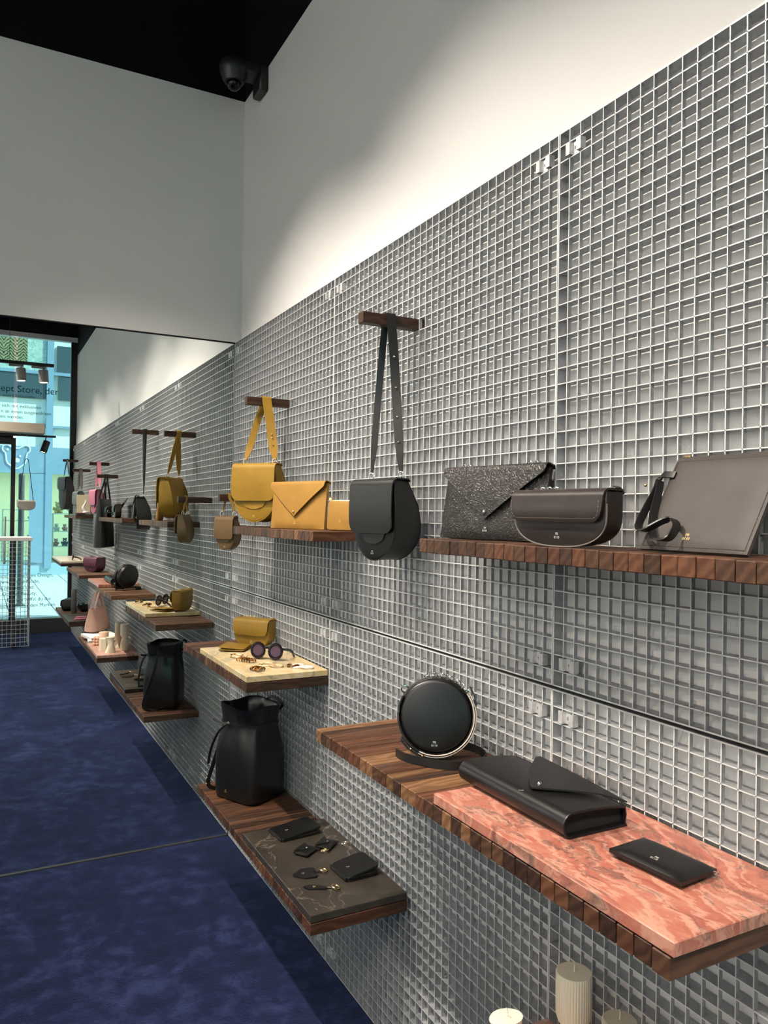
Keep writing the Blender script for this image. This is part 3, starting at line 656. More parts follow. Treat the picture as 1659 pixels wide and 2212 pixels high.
# --- pink marble shelf
def round_bag():
    rr, D = 0.086, 0.062
    t = thing('round_bag', 'round black leather bag with looped strap on the middle shelf', 'handbag', (-0.146, 0.245, ZM + 0.016), (R(-9), 0, R(-31)))
    c = [(rr * math.sin(2 * PI * k / 40), rr - rr * math.cos(2 * PI * k / 40)) for k in range(40)]
    MB().prism(c, -D / 2, D / 2, 0.010).build('body', 'soft_black', t)
    for y in (-D / 2 + 0.011, D / 2 - 0.011): MB().torus((0, y, rr), rr + 0.0006, 0.0016, (0, 1, 0), 40, 5).build('piping', 'black_leather', t)
    MB().tube([((rr + 0.002) * math.sin(a), 0, rr + (rr + 0.002) * math.cos(a)) for a in [R(-80 + 8 * k) for k in range(21)]], 0.0028, 5).build('zip', 'stitch_dark', t)
    for k in range(10):
        a = R(-14 + 6.2 * k); MB().torus(((rr + 0.007) * math.sin(a), 0.004 * (-1) ** k, rr + (rr + 0.007) * math.cos(a)), 0.0058, 0.0014, (0.5 * (k % 2), 1, 0.6 * ((k + 1) % 2)), 10, 5).build('chain_link', 'chrome', t)
    for a in (R(-52), R(56)):
        MB().torus(((rr + 0.008) * math.sin(a), 0, rr + (rr + 0.008) * math.cos(a)), 0.009, 0.0018, (0, 1, 0.3), 14, 6).build('ring', 'chrome', t)
    # two strap layers hugging the right side and front
    def arc(a0, a1, r, y, n=16): return [(r * math.sin(R(a0 + (a1 - a0) * k / n)), y, rr + r * math.cos(R(a0 + (a1 - a0) * k / n))) for k in range(n + 1)]
    for j, (y, r) in enumerate(((-D / 2 + 0.006, rr + 0.004), (-D / 2 + 0.010, rr + 0.009))):
        MB().ribbon(arc(52, 300 - 62 * j, r, y, 34), (0, 1, 0), 0.017, 0.0026).build('strap', 'black_leather', t)
        MB().tube(arc(54, 205, r, y - 0.0088, 24), 0.0016, 5).build('strap_edge', 'cream_edge', t)
    MB().ribbon(arc(66, 74, rr + 0.012, -D / 2 + 0.008, 3), (0, 1, 0), 0.024, 0.006).build('keeper', 'black_leather', t)
    MB().ribbon([((rr + 0.010) * math.sin(R(80)), -D / 2 + 0.010, rr + (rr + 0.010) * math.cos(R(80))), ((rr + 0.016) * math.sin(R(64)), -D / 2 + 0.012, rr + (rr + 0.016) * math.cos(R(64))), ((rr + 0.020) * math.sin(R(50)), -D / 2 + 0.012, rr + (rr + 0.020) * math.cos(R(50)))], (0, 1, 0), 0.016, 0.003).build('strap_end', 'black_leather', t)
    # coils lying on the shelf
    M = inv(t); z = ZM + 0.0105
    w = [(-0.222, 0.300, z), (-0.222, 0.255, z), (-0.196, 0.200, z), (-0.165, 0.165, z), (-0.130, 0.147, z), (-0.085, 0.148, z), (-0.046, 0.180, z), (-0.034, 0.235, z), (-0.050, 0.285, z), (-0.085, 0.300, z)]
    up = M.to_3x3() @ Vector((0, 0, 1))
    MB().ribbon([M @ Vector(p) for p in cr(w, 6)], up, 0.019, 0.0028).build('strap', 'black_leather', t)
    for a in (198, 217): MB().sphere(((rr + 0.0105) * math.sin(R(a)), -D / 2 + 0.0, rr + (rr + 0.0105) * math.cos(R(a))), 0.0042, 8, 6).build('stud', 'gold', t)
    MB().ribbon(arc(176, 236, rr + 0.0135, -D / 2 + 0.002, 12), (0, 1, 0.0), 0.020, 0.0026).build('strap', 'black_leather', t)
    logo(t, -0.003, -D / 2 - 0.0006, 0.022, 'silver_print', 0.009)
round_bag()
def open_clutch():
    """envelope lying on its back, folded edge toward the room, flap half open"""
    t = thing('envelope_clutch', 'black envelope clutch lying half open on pink marble', 'clutch bag', (-0.146, -0.130, TP + 0.0008))
    L = 0.325; prof = []
    # profile in x,z : bottom sheet from the wall side to the fold, round fold, top sheet back
    w0, w1, th = -0.074, 0.074, 0.043
    outer = [(w1, 0.0), (0.02, 0.0)] + [(w0 + th / 2 - th / 2 * math.sin(R(a)), th / 2 - th / 2 * math.cos(R(a))) for a in range(0, 181, 15)] + [(-0.01, th * 1.0), (0.035, th * 0.93), (w1 - 0.004, th * 0.80)]
    inner = [(x + (0.0035 if x < 0 else 0), min(max(z, 0.0032), th - 0.0032) if x < 0 else (z + 0.0032 if z < 0.01 else z - 0.0032)) for x, z in outer]
    ring = outer + inner[::-1]
    ys = [-L / 2 + L * k / 12 for k in range(13)]
    MB().loft([[(x, y, z) for x, z in ring] for y in ys]).build('body', 'soft_black', t)
    fill = [(x, z) for x, z in inner]
    MB().loft([[(x, y, z) for x, z in fill] for y in (-L / 2 + 0.014, L / 2 - 0.004)]).build('lining', 'inner_black', t)
    MB().tube([(x, -L / 2 - 0.0005, z) for x, z in outer], 0.0018, 5).build('edge_piping', 'black_leather', t)
    # flap: hinged at the wall side, point toward the room, one side lifted
    fl = [(w1 + 0.002, -L / 2 + 0.004, 0.012), (w1 + 0.004, -L / 2 + 0.004, 0.036), (w1 - 0.012, -L / 2 + 0.004, 0.047)]
    rows = []
    n = 12
    for k in range(n + 1):
        f = k / n
        a = Vector((w1 - 0.006, -L / 2 + 0.004 + 0 * f, 0.046)); b = Vector((w1 - 0.006, L / 2 - 0.09, 0.050))
        tip = Vector((-0.052, -0.052, 0.0495)); base0 = a.lerp(b, f)
        rows.append(base0)
    outl = [(w1 + 0.001, -L / 2, 0.040), (w1 - 0.030, -L / 2 + 0.040, 0.0465), (0.0, -0.088, 0.0485), (-0.050, -0.046, 0.0475), (-0.045, -0.036, 0.048), (0.0, 0.025, 0.0515), (0.055, 0.072, 0.056), (0.068, 0.074, 0.056), (w1 + 0.002, 0.02, 0.050), (w1 + 0.003, -0.08, 0.045)]
    MB().loft([[(x, y, z) for x, y, z in outl], [(x, y, z + 0.003) for x, y, z in outl]]).build('flap', 'black_leather', t, 30)
    MB().ribbon([(w1 - 0.001, 0, 0.002), (w1 + 0.002, 0, 0.018), (w1 - 0.001, 0, 0.034)], (0, 1, 0), L - 0.006, 0.003).build('spine', 'black_leather', t)
    MB().sphere((-0.030, -0.045, 0.0535), 0.0046, 10, 6).build('stud', 'chrome', t)
    logo(t, -0.058, -0.03, 0.0415, 'silver_print', 0.0085, rot=(0, R(-14), R(-90)))
open_clutch()
def flat_purse(name, label, cat, mat, W, H, D, loc, rot, r=0.012, zipm=None, lm='silver_print', lpos=(0, 0.3), lsize=0.007, fold=None, bulge=0.0):
    """lies flat; local x = W, y = H, z up"""
    t = thing(name, label, cat, loc, (0, 0, rot))
    if fold:
        MB().prism(roundpoly([(-W / 2, -H / 2), (W / 2, -H / 2), (W / 2, H / 2), (-W / 2, H / 2)], r), 0, D * 0.45, 0.0016).build('lower_cover', mat, t)
        MB().box(-W / 2 + 0.003, W / 2 - 0.004, -H / 2 + 0.004, H / 2 - 0.004, D * 0.42, D * 0.62).build('page_block' if False else 'card_pockets', 'stitch_dark', t)
        up = MB().prism(roundpoly([(-W / 2, -H / 2), (W / 2, -H / 2), (W / 2, H / 2), (-W / 2, H / 2)], r), 0, D * 0.4, 0.0016).build('upper_cover', mat, t)
        for c in (t.children[0], up): c.data.transform(Matrix.Rotation(R(-90), 4, 'X')); c.data.transform(Matrix.Scale(-1, 4, (0, 1, 0))); c.data.flip_normals()
        t.children[0].location = (0, 0, D * 0.45); t.children[0].data.transform(Matrix.Translation((0, 0, 0)))
        up.rotation_euler = (0, 0, 0); up.location = (0, 0, D); 
        k = math.atan2(fold, W)
        up.rotation_euler = (0, -k, 0); up.location = (0, 0, D + fold / 2)
        logo(up, lpos[0] * W, lpos[1] * H, 0.0008, lm, lsize, rot=(0, 0, R(90)))
    else:
        m = MB(); m.pillow(W, H, D, 0, 7, 12, -H / 2, 0.35); b = m.build('body', mat, t); b.data.transform(Matrix.Rotation(R(-90), 4, 'X')); b.data.transform(Matrix.Translation((0, 0, D / 2)))
        logo(t, lpos[0] * W, lpos[1] * H, D + 0.0004, lm, lsize, rot=(0, 0, 0))
    if zipm:
        MB().tube([(-W / 2 + 0.004, H / 2 - 0.001, D / 2), (W / 2 - 0.006, H / 2 - 0.001, D / 2)], 0.0022, 5).build('zip', 'stitch_dark', t)
        MB().torus((W / 2 + 0.004, H / 2 - 0.008, D / 2), 0.005, 0.0011, (0.3, 0.2, 1), 10, 5).build('zip_puller', zipm, t)
    return t
flat_purse('zip_purse', 'slim black leather zip purse lying on pink marble', 'purse', 'soft_black', 0.138, 0.086, 0.018, (-0.143, -0.438, TP + 0.0006), R(-90 + 5), zipm='chrome', lpos=(0.02, -0.22), lsize=0.0085)

# --- yellow marble shelf
halfmoon('small mustard half-moon bag standing on yellow marble', 'olive_mustard', 0.172, 0.112, 0.055, (-0.088, 1.765, TY + 0.0008), R(-54), None, None, True, 0.46, name='half_moon_bag', metal='gold')
w = thing('card_wallet', 'thin olive mustard folded wallet lying on yellow marble', 'wallet', (-0.182, 1.735, TY + 0.0005), (0, 0, R(-33)))
MB().prism(roundpoly([(-0.052, -0.060), (0.052, -0.060), (0.052, 0.060), (-0.052, 0.060)], 0.006), 0, 0.004, 0.001).build('lower_cover', 'olive_mustard', w)
MB().prism(roundpoly([(-0.052, -0.060), (0.052, -0.060), (0.052, 0.060), (-0.052, 0.060)], 0.006), 0, 0.004, 0.001).build('upper_cover', 'olive_mustard', w)
for k, ch in enumerate(w.children): ch.data.transform(Matrix.Rotation(R(90), 4, 'X')); ch.location.z = 0.004 if k == 0 else 0.0125; ch.rotation_euler.y = 0 if k == 0 else R(4)
def sunglasses(label, loc, rot, mat='acetate', lens='tinted_lens', sc=1.0, group=None):
    t = thing('sunglasses', label, 'sunglasses', loc, (R(-8), 0, rot)); t.scale = (sc, sc, sc)
    rr = 0.0235
    for s in (-1, 1):
        cx = s * 0.034; n = 14
        rim = MB().tube([(cx + (rr + 0.001) * math.cos(2 * PI * k / n), 0, 0.029 + (rr + 0.001) * math.sin(2 * PI * k / n)) for k in range(n)], 0.0054, 6, loop=True).build('rim', mat, t)
        MB().prism([(cx + rr * math.cos(2 * PI * k / 20), 0.029 + rr * math.sin(2 * PI * k / 20)) for k in range(20)], -0.001, 0.001).build('lens', lens, rim)
        MB().ribbon(cr([(s * 0.061, 0.000, 0.038), (s * 0.064, 0.012, 0.038), (s * 0.063, 0.055, 0.034), (s * 0.061, 0.082, 0.022), (s * 0.059, 0.098, 0.004)], 5), (0, 0, 1), 0.008, 0.0035).build('temple', mat, t)
    MB().tube(cr([(-0.011, 0, 0.036), (0, -0.002, 0.040), (0.011, 0, 0.036)], 4), 0.0036, 6).build('bridge', mat, t)
    return t
sunglasses('round black sunglasses with purple lenses on yellow marble', (-0.142, 1.472, TY + 0.0020), R(-48), sc=1.10)
def bracelet(name, label, cat, loc, r, th, mat, kind, rot=0.0):
    t = thing(name, label, cat, loc, (0, 0, rot))
    if kind == 'ring':
        MB().tube([(r * math.cos(a), 0.72 * r * math.sin(a), th + 0.002 * math.sin(3 * a) + 0.002) for a in [2 * PI * k / 22 for k in range(22)]], th, 7, loop=True).build('band', mat, t)
    elif kind == 'claw':
        MB().tube([(-r, 0, 0.010), (r, 0, 0.010)], 0.004, 7).build('hinge', mat, t)
        for s in (-1, 1):
            for k in range(6):
                x = -r * 0.85 + r * 1.7 * k / 5
                MB().tube(cr([(x, 0.002 * s, 0.012), (x, s * 0.010, 0.013), (x, s * 0.017, 0.008), (x, s * 0.014, 0.0025)], 3), 0.0024, 5).build('tooth', mat, t)
    else:
        for s in (-1, 1):
            MB().torus((s * r * 0.5, 0, th), r * 0.5, th, (0, 0.1 * s, 1), 16, 6).build('hoop', mat, t)
    return t
bracelet('bangle', 'thin pale tortoiseshell bangle behind the others on yellow marble', 'bangle', (-0.222, 1.565, TY + 0.0005), 0.036, 0.0032, 'pale_shell', 'ring', R(-60))
bracelet('hair_claw', 'long dark tortoiseshell hair claw on yellow marble', 'hair clip', (-0.223, 1.462, TY + 0.0005), 0.038, 0.004, 'tortoiseshell', 'claw', R(-62))
bracelet('hoop_earrings', 'pair of light tortoiseshell hoops in the middle of yellow marble', 'earrings', (-0.165, 1.350, TY + 0.0005), 0.046, 0.0036, 'pale_shell', 'hoops', R(-55))
bracelet('hair_claw', 'short dark tortoiseshell hair claw near the front edge of yellow marble', 'hair clip', (-0.237, 1.288, TY + 0.0005), 0.022, 0.004, 'tortoiseshell', 'claw', R(-62))
bracelet('hoop_earrings', 'pair of cream shell hoops at the right end of yellow marble', 'earrings', (-0.072, 1.278, TY + 0.0005), 0.042, 0.004, 'ceramic_white', 'hoops', R(-55))
bracelet('bangle', 'small dark tortoiseshell bangle beside the cream shell hoops', 'bangle', (-0.100, 1.300, TY + 0.0005), 0.020, 0.0034, 'tortoiseshell', 'ring', R(-40))

# --- low shelf with bucket bag
def bucket_bag():
    t = thing('bucket_bag', 'tall black leather drawstring bucket bag on the low shelf', 'handbag', (-0.150, 1.620, ZL + 0.001), (0, 0, R(-63.5)))
    W, D, H = 0.225, 0.195, 0.365; n = 64; rings = []
    def ring(z, k, fold, sq, up=0.0, kd=None):
        out = []
        for i in range(n):
            a = 2 * PI * i / n; ca, sa = math.cos(a), math.sin(a); p = sq
            rad = (abs(ca) ** p + abs(sa) ** p) ** (-1 / p)
            fo = fold * (0.30 * math.cos(10 * a + 0.6) + 0.95 * abs(math.cos(3.5 * a + 2.0)) - 0.5)
            kk = k * (1 + fo)
            out.append((W / 2 * rad * ca * kk, D / 2 * rad * sa * (kd or k) / k * kk, z + up * math.cos(3 * a + 0.4) ))
        return out
    prof = [(0.0, 0.86, 0, 5), (0.004, 0.95, 0, 6), (0.014, 1.0, 0, 6), (0.08, 1.02, 0, 5.5), (0.15, 1.03, 0.004, 5), (0.19, 1.02, 0.015, 4.4), (0.225, 0.98, 0.04, 4), (0.255, 0.92, 0.08, 3.6), (0.280, 0.87, 0.11, 3.4), (0.295, 0.86, 0.115, 3.3), (0.315, 0.87, 0.11, 3.4), (0.340, 0.90, 0.085, 3.8), (0.362, 0.92, 0.065, 4)]
    for z, k, fo, sq in prof: rings.append(ring(z, k, fo, sq, 0.006 if z > 0.35 else 0.003 if z > 0.33 else 0))
    rings.append(ring(0.361, 0.90, 0.065, 4, 0.006)); rings.append(ring(0.33, 0.84, 0.08, 3.6)); rings.append(ring(0.29, 0.78, 0.10, 3.2)); rings.append(ring(0.20, 0.72, 0.02, 3))
    MB().loft(rings).build('body', 'soft_black', t, 60)
    dz = 0.293
    cord = MB().ribbon([(x * 1.035, y * 1.035, z) for x, y, z in ring(dz, 0.86, 0.115, 3.3)[::2]], (0, 0, 1), 0.009, 0.0025, loop=True).build('drawstring', 'black_leather', t)
    fx, fy = -W * 0.14, -D * 0.43
    MB().sphere((fx, fy - 0.006, dz), 0.010, 8, 6, (1.2, 0.8, 1)).build('knot', 'black_leather', cord)
    MB().ribbon(cr([(fx, fy - 0.010, dz), (fx - 0.035, fy - 0.020, dz + 0.004), (fx - 0.065, fy - 0.024, dz + 0.012)], 5), (0, 0.3, 1), 0.009, 0.0025).build('cord_end', 'black_leather', cord)
    MB().ribbon(cr([(fx, fy - 0.010, dz), (fx - 0.030, fy - 0.026, dz - 0.03), (fx - 0.065, fy - 0.032, dz - 0.10), (fx - 0.085, fy - 0.028, dz - 0.165)], 5), (0.4, 1, 0), 0.010, 0.0025).build('cord_end', 'black_leather', cord)
    # shoulder strap falling over the left side
    pts = [(-W * 0.40, 0.02, 0.325), (-W * 0.50, 0.0, 0.335), (-W * 0.56, -0.01, 0.29), (-W * 0.60, -0.03, 0.20), (-W * 0.66, -0.06, 0.10), (-W * 0.70, -0.075, 0.035), (-W * 0.66, -0.05, 0.008), (-W * 0.54, 0.02, 0.010), (-W * 0.53, 0.06, 0.05)]
    st = MB().ribbon(cr(pts, 6), (0.5, 1, 0), 0.016, 0.003).build('strap', 'black_leather', t)
    for p in ((-W * 0.70, -0.080, 0.055), (-W * 0.705, -0.082, 0.032)): MB().sphere(p, 0.0036, 8, 5).build('stud', 'gold', st)
    # back carrying strap seen in the mirror
    pts = [(0.03, D * 0.47, 0.31), (0.07, D * 0.55, 0.345), (0.02, D * 0.52, 0.372), (-0.03, D * 0.50, 0.34)]
    MB().ribbon(cr(pts, 6), (0.3, 0.2, 1), 0.012, 0.003).build('top_loop', 'black_leather', t)
    logo(t, -W * 0.13, -D / 2 * 1.02 - 0.0012, 0.036, 'gold_print', 0.0075)
bucket_bag()
def wallet(label, loc, rot, W, H, D, gap, r, zipm=None, mirror_logo=False):
    t = thing('bifold_wallet', label, 'wallet', loc, (0, 0, rot))
    pl = roundpoly([(-W / 2, -H / 2), (W / 2, -H / 2), (W / 2, H / 2), (-W / 2, H / 2)], r)
    lo = MB().loft([[(x, y, 0) for x, y in pl], [(x, y, D * 0.4) for x, y in pl]]).build('lower_cover', 'soft_black', t)
    MB().loft([[(x * 0.95, y * 0.93, D * 0.4) for x, y in pl], [(x * 0.95, y * 0.93, D * 0.4 + gap * 0.3) for x, y in pl]]).build('card_pockets', 'stitch_dark', t)
    up = MB()
    rings = []
    for dz in (0, D * 0.22, D * 0.38):
        k = 1 if dz < D * 0.3 else 0.985
        rings.append([(x * k, y * k, D * 0.42 + gap * max(0.0, (x + W / 2) / W) ** 0.8 + dz) for x, y in pl])
    u = up.loft(rings).build('upper_cover', 'soft_black', t)
    MB().tube([(-W / 2 + 0.001, y, D * 0.45) for y in [-H / 2 + 0.004 + (H - 0.008) * k / 4 for k in range(5)]], D * 0.44, 8).build('spine', 'soft_black', t)
    lg = logo(u, -W * 0.22, 0, D * 0.42 + gap * 0.28 ** 0.8 + D * 0.4 + 0.0004, 'silver_print', 0.0075, rot=(0, -math.atan2(gap, W), R(-90)))
    if zipm: MB().torus((W / 2 + 0.002, H / 2 - 0.012, D * 0.5 + gap * 0.5), 0.0045, 0.0011, (1, 0.3, 0.4), 10, 5).build('zip_puller', zipm, t)
    return t
wallet('large black bifold wallet lying at the far end of dark stone', (-0.140, 1.154, TL + 0.0006), R(-84 + 90), 0.148, 0.105, 0.012, 0.014, 0.008)
wallet('rounded black zip wallet lying near the grating on dark stone', (-0.080, 0.806, TL + 0.0006), R(3), 0.112, 0.112, 0.014, 0.018, 0.016, 'gold')
def mini_env(label, loc, rot, metal):
    t = thing('key_pouch', label, 'key ring', loc, (0, 0, rot)); W, H, D = 0.068, 0.052, 0.012
    b = MB().pillow(W, H, D, 0, 5, 10, -H / 2, 0.3).build('body', 'soft_black', t); b.data.transform(Matrix.Rotation(R(-90), 4, 'X')); b.data.transform(Matrix.Translation((0, 0, D / 2)))
    o = [(-W / 2, H / 2), (W / 2, H / 2), (W / 2 - 0.002, H / 2 - 0.004), (0.003, -H * 0.18), (-0.003, -H * 0.18), (-W / 2 + 0.002, H / 2 - 0.004)]
    MB().loft([[(x, y, D + 0.0006) for x, y in o], [(x, y, D + 0.0024) for x, y in o]]).build('flap', 'black_leather', t, 30)
    MB().sphere((0, -H * 0.06, D + 0.0034), 0.0036, 8, 6).build('stud', 'chrome', t)
    MB().tube([(W * 0.32, -H * 0.42, D * 0.5), (W * 0.42, -H * 0.62, D * 0.5)], 0.002, 5).build('loop', 'black_leather', t)
    MB().torus((W * 0.46, -H * 0.98, 0.006), 0.012, 0.0024, (0.1, 0.25, 1), 16, 6).build('key_ring', metal, t)
    return t
mini_env('mini black envelope key pouch with brass ring on dark stone', (-0.166, 0.992, TL + 0.0005), R(35), 'gold')
mini_env('mini black envelope key pouch with silver ring nearer the grating', (-0.086, 1.008, TL + 0.0005), R(42), 'chrome')
def keytag(name, label, loc, rot, pts, metal='gold'):
    t = thing(name, label, 'key ring', loc, (0, 0, rot))
    pl = roundpoly(pts, 0.004, 3)
    MB().loft([[(x, y, 0.0006) for x, y in pl], [(x, y, 0.0046) for x, y in pl]]).build('leather_tag', 'black_leather', t, 30)
    xr = max(p[0] for p in pts)
    MB().tube([(xr - 0.004, 0, 0.003), (xr + 0.010, 0, 0.003)], 0.0028, 6).build('loop', 'black_leather', t)
    MB().torus((xr + 0.021, 0, 0.0062), 0.012, 0.0026, (0.25, 0.1, 1), 16, 6).build('key_ring', metal, t)
    logo(t, (min(p[0] for p in pts) + xr) / 2 - 0.004, 0, 0.0049, 'gold_print', 0.0055, rot=(0, 0, R(-60)))
heart = [(-0.036, 0), (-0.010, -0.024)] + [(0.012 + 0.014 * math.cos(a), -0.013 + 0.0135 * math.sin(a)) for a in (-1.2, -0.5, 0.2, 0.9)] + [(0.017, 0.0)] + [(0.012 + 0.014 * math.cos(a), 0.013 + 0.0135 * math.sin(a)) for a in (-0.9, -0.2, 0.5, 1.2)] + [(-0.010, 0.024)]
heart = [(x * 1.22, y * 1.22) for x, y in heart]
keytag('heart_key_ring', 'black leather heart key ring on dark stone', (-0.222, 0.850, TL + 0.0005), R(-8), heart)
keytag('diamond_key_ring', 'narrow black leather diamond key ring near the front of dark stone', (-0.228, 0.756, TL + 0.0005), R(-30), [(-0.040, 0), (-0.022, -0.012), (0.034, -0.006), (0.034, 0.006), (-0.022, 0.012)])

# --- candle shelf
def wick(t, x, y, z, h=0.02):
    MB().tube(cr([(x, y, z - 0.002), (x + 0.002, y + 0.001, z + h * 0.5), (x - 0.004, y - 0.003, z + h)], 4), 0.0011, 5).build('wick', 'wick', t)
def candle(label, mat, prof, loc, flute=0.0, nf=0, n=24, group='candles on the low shelf', name='candle'):
    t = thing(name, label, 'candle', loc, (0, 0, 0), group)
    MB().lathe(prof, n, flute=flute, nf=nf).build('wax_body', mat, t, 50); wick(t, 0, 0, prof[-1][1]); return t
R1 = 0.034
hg = [(0.026, 0), (0.031, 0.006), (0.033, 0.03), (0.032, 0.065), (0.026, 0.085), (0.0215, 0.094), (0.023, 0.102), (0.030, 0.112), (0.034, 0.125), (0.0345, 0.16), (0.0345, 0.203), (0.033, 0.2055), (0.001, 0.206)]
candle('fluted hourglass ivory candle nearest the grating on rose marble', 'ivory_wax', hg, (-0.076, -0.165, TL), 0.018, 40, 160)
def torso():
    t = thing('candle', 'wavy ivory pillar candle at the front of rose marble', 'candle', (-0.193, -0.108, TL), (0, 0, 0), 'candles on the low shelf'); rings = []
    for k in range(17):
        f = k / 16; z = 0.118 * f; a = 1.6 * f; r = 0.032 * (1 - 0.20 * math.sin(PI * f) + 0.08 * math.sin(5 * f))
        ex = 1 + 0.16 * math.cos(PI * f * 2); rings.append([(r * ex * math.cos(2 * PI * i / 28 + a) * 1.05 + 0.004 * math.sin(4 * f), r / ex * math.sin(2 * PI * i / 28 + a) * (1 + 0.05 * math.cos(3 * 2 * PI * i / 28)), z) for i in range(28)])
    MB().loft(rings).build('wax_body', 'ivory_wax', t, 50); wick(t, 0, 0, 0.118)
torso()
t = thing('candle', 'six sided ivory candle beside the wavy candle', 'candle', (-0.222, -0.225, TL), (0, 0, 0.3), 'candles on the low shelf')
MB().lathe([(0.036, 0), (0.036, 0.092), (0.034, 0.094)], 6).build('wax_body', 'ivory_wax', t, 30); wick(t, 0, 0, 0.094)
candle('tall slim footed sand candle behind the hourglass candle', 'sand_wax', [(0.026, 0), (0.026, 0.008), (0.013, 0.022), (0.013, 0.04), (0.030, 0.066), (0.031, 0.20), (0.028, 0.204), (0.001, 0.204)], (-0.100, -0.31, TL))
candle('mauve twisted candle standing against the grating', 'mauve_wax', [(0.020, 0), (0.024, 0.05), (0.018, 0.10), (0.023, 0.14), (0.018, 0.185), (0.001, 0.188)], (-0.045, -0.36, TL), 0.08, 5, 40)
candle('round peach pillar candle behind the six sided candle', 'peach_wax', [(0.037, 0), (0.037, 0.115), (0.034, 0.118), (0.001, 0.116)], (-0.200, -0.40, TL), n=28)
t = thing('candle', 'peach bubble cube candle at the outer edge of rose marble', 'candle', (-0.236, -0.50, TL), (0, 0, 0.2), 'candles on the low shelf')
m = MB()
for i in range(3):
    for j in range(3):
        for k in range(3): m.sphere((-0.022 + 0.022 * i, -0.022 + 0.022 * j, 0.0135 + 0.022 * k), 0.0135, 10, 7)
m.build('wax_body', 'peach_wax', t, 60); wick(t, 0, 0, 0.07)
candle('small rose ball candle between the sand and peach candles', 'rose_wax', [(0.008, 0), (0.017, 0.006), (0.022, 0.022), (0.017, 0.038), (0.008, 0.044), (0.001, 0.0445)], (-0.128, -0.47, TL))
def book(label, loc, rot, W, H, D, cover, group=None):
    t = thing('book', label, 'book', loc, (0, 0, rot), group)
    MB().cbox(-W / 2, W / 2, -H / 2, H / 2, 0, 0.003, 0.0006).build('cover', cover, t); MB().cbox(-W / 2, W / 2, -H / 2, H / 2, D - 0.003, D, 0.0006).build('cover', cover, t)
    MB().box(-W / 2, -W / 2 + 0.003, -H / 2, H / 2, 0.003, D - 0.003).build('spine', cover, t); MB().box(-W / 2 + 0.003, W / 2 - 0.004, -H / 2 + 0.004, H / 2 - 0.004, 0.003, D - 0.003).build('page_block', 'page_block', t)
    return t
book('white hardback book lying at the bottom of the stack beside candles', (-0.150, -0.86, ZL + 0.001), R(4), 0.235, 0.30, 0.022, 'paper', 'books beside the candles')
book('wide white hardback book lying on top of the stack beside candles', (-0.155, -0.89, ZL + 0.0235), R(-10), 0.25, 0.30, 0.022, 'paper', 'books beside the candles')

# ------------------------------------------------------------------ things seen only in the mirror (they stand behind the viewpoint)
def tote(label, mat, W, H, D, loc, rot, peg_top, top_k=1.0, bot_k=0.85, gr=None):
    t = thing('tote_bag', label, 'handbag', loc, (0, 0, rot)); n = 32
    def ring(z, w, d, p, dx=0.0):
        out = []
        for i in range(n):
            a = 2 * PI * i / n; ca, sa = math.cos(a), math.sin(a); r = (abs(ca) ** p + abs(sa) ** p) ** (-1 / p)
            out.append((w / 2 * r * ca + dx, d / 2 * r * sa, z))
        return out
    rings = [ring(0, W * bot_k * 0.9, D * 0.7, 4), ring(0.008, W * bot_k, D, 5), ring(H * 0.4, W * (bot_k * 0.6 + 0.4 * top_k), D * 0.95, 4.5), ring(H * 0.8, W * top_k, D * 0.6, 4), ring(H, W * top_k, D * 0.36, 4), ring(H - 0.001, W * top_k * 0.98, D * 0.30, 4), ring(H * 0.7, W * top_k * 0.94, D * 0.36, 4)]
    MB().loft(rings).build('body', mat, t, 50)
    M = inv(t); tl = M @ Vector(peg_top); wx = M.to_3x3() @ Vector((1, 0, 0)); yv = M.to_3x3() @ Vector((0, 1, 0))
    for s in (-1, 1):
        y = s * D * 0.16; off = wx * (0.010 * s)
        pts = [Vector((-W * 0.26, y, H - 0.03)), Vector((-W * 0.24, y, H + 0.03)), tl + yv * 0.022 + off - Vector((0, 0, 0.03)), tl + off + Vector((0, 0, 0.003)), tl - yv * 0.022 + off - Vector((0, 0, 0.03)), Vector((W * 0.24, y, H + 0.03)), Vector((W * 0.26, y, H - 0.03))]
        MB().ribbon(cr(pts, 6), wx + Vector((0.001, 0.3, 0)), 0.014, 0.003).build('handle', mat, t)
    return t
tote('tall black leather tote hanging from a walnut peg', 'soft_black', 0.29, 0.43, 0.11, (-0.110, cellc(-34), 1.265), R(-62), (-0.10, cellc(-34), rowc(15) + 0.0155), 0.92, 1.0)
tote('blush pink leather tote hanging under the middle shelf', 'blush_leather', 0.26, 0.20, 0.12, (-0.160, cellc(-33), 0.532), R(-48), (-0.16, cellc(-33), 0.9305), 0.86, 1.0)
saddle('pink saddle bag hanging on a wide pink strap', 'pink_leather', 0.20, 0.222, 0.08, (-0.100, cellc(-50), 1.565), R(-100), strap=(-0.095, cellc(-50), rowc(11) + 0.0155), studs=(0.16, 0.125, 0.09), sw=0.036)
saddle('grey saddle bag hanging on a wide taupe strap', 'grey_leather', 0.20, 0.222, 0.08, (-0.105, cellc(-92), 1.575), R(-100), strap=(-0.10, cellc(-92), rowc(11) + 0.0155), sm='taupe_leather', studs=(0.16, 0.125, 0.09), sw=0.036)
saddle('dark charcoal shoulder bag hanging beside the shop window', 'charcoal_leather', 0.26, 0.40, 0.10, (-0.135, cellc(-127), 1.60), R(-105), strap=(-0.13, cellc(-127), rowc(6) + 0.0155), sw=0.020, lo=0.62)
halfmoon('burgundy bag slouching on the bare walnut shelf', 'burgundy', 0.19, 0.13, 0.10, (-0.120, -1.62, ZM + 0.001), R(-120), None, None, True, 0.40, name='slouch_bag')
sunglasses('folded dark glasses on pale beige stone near the window', (-0.165, -3.10, TP + 0.0015), R(-80))
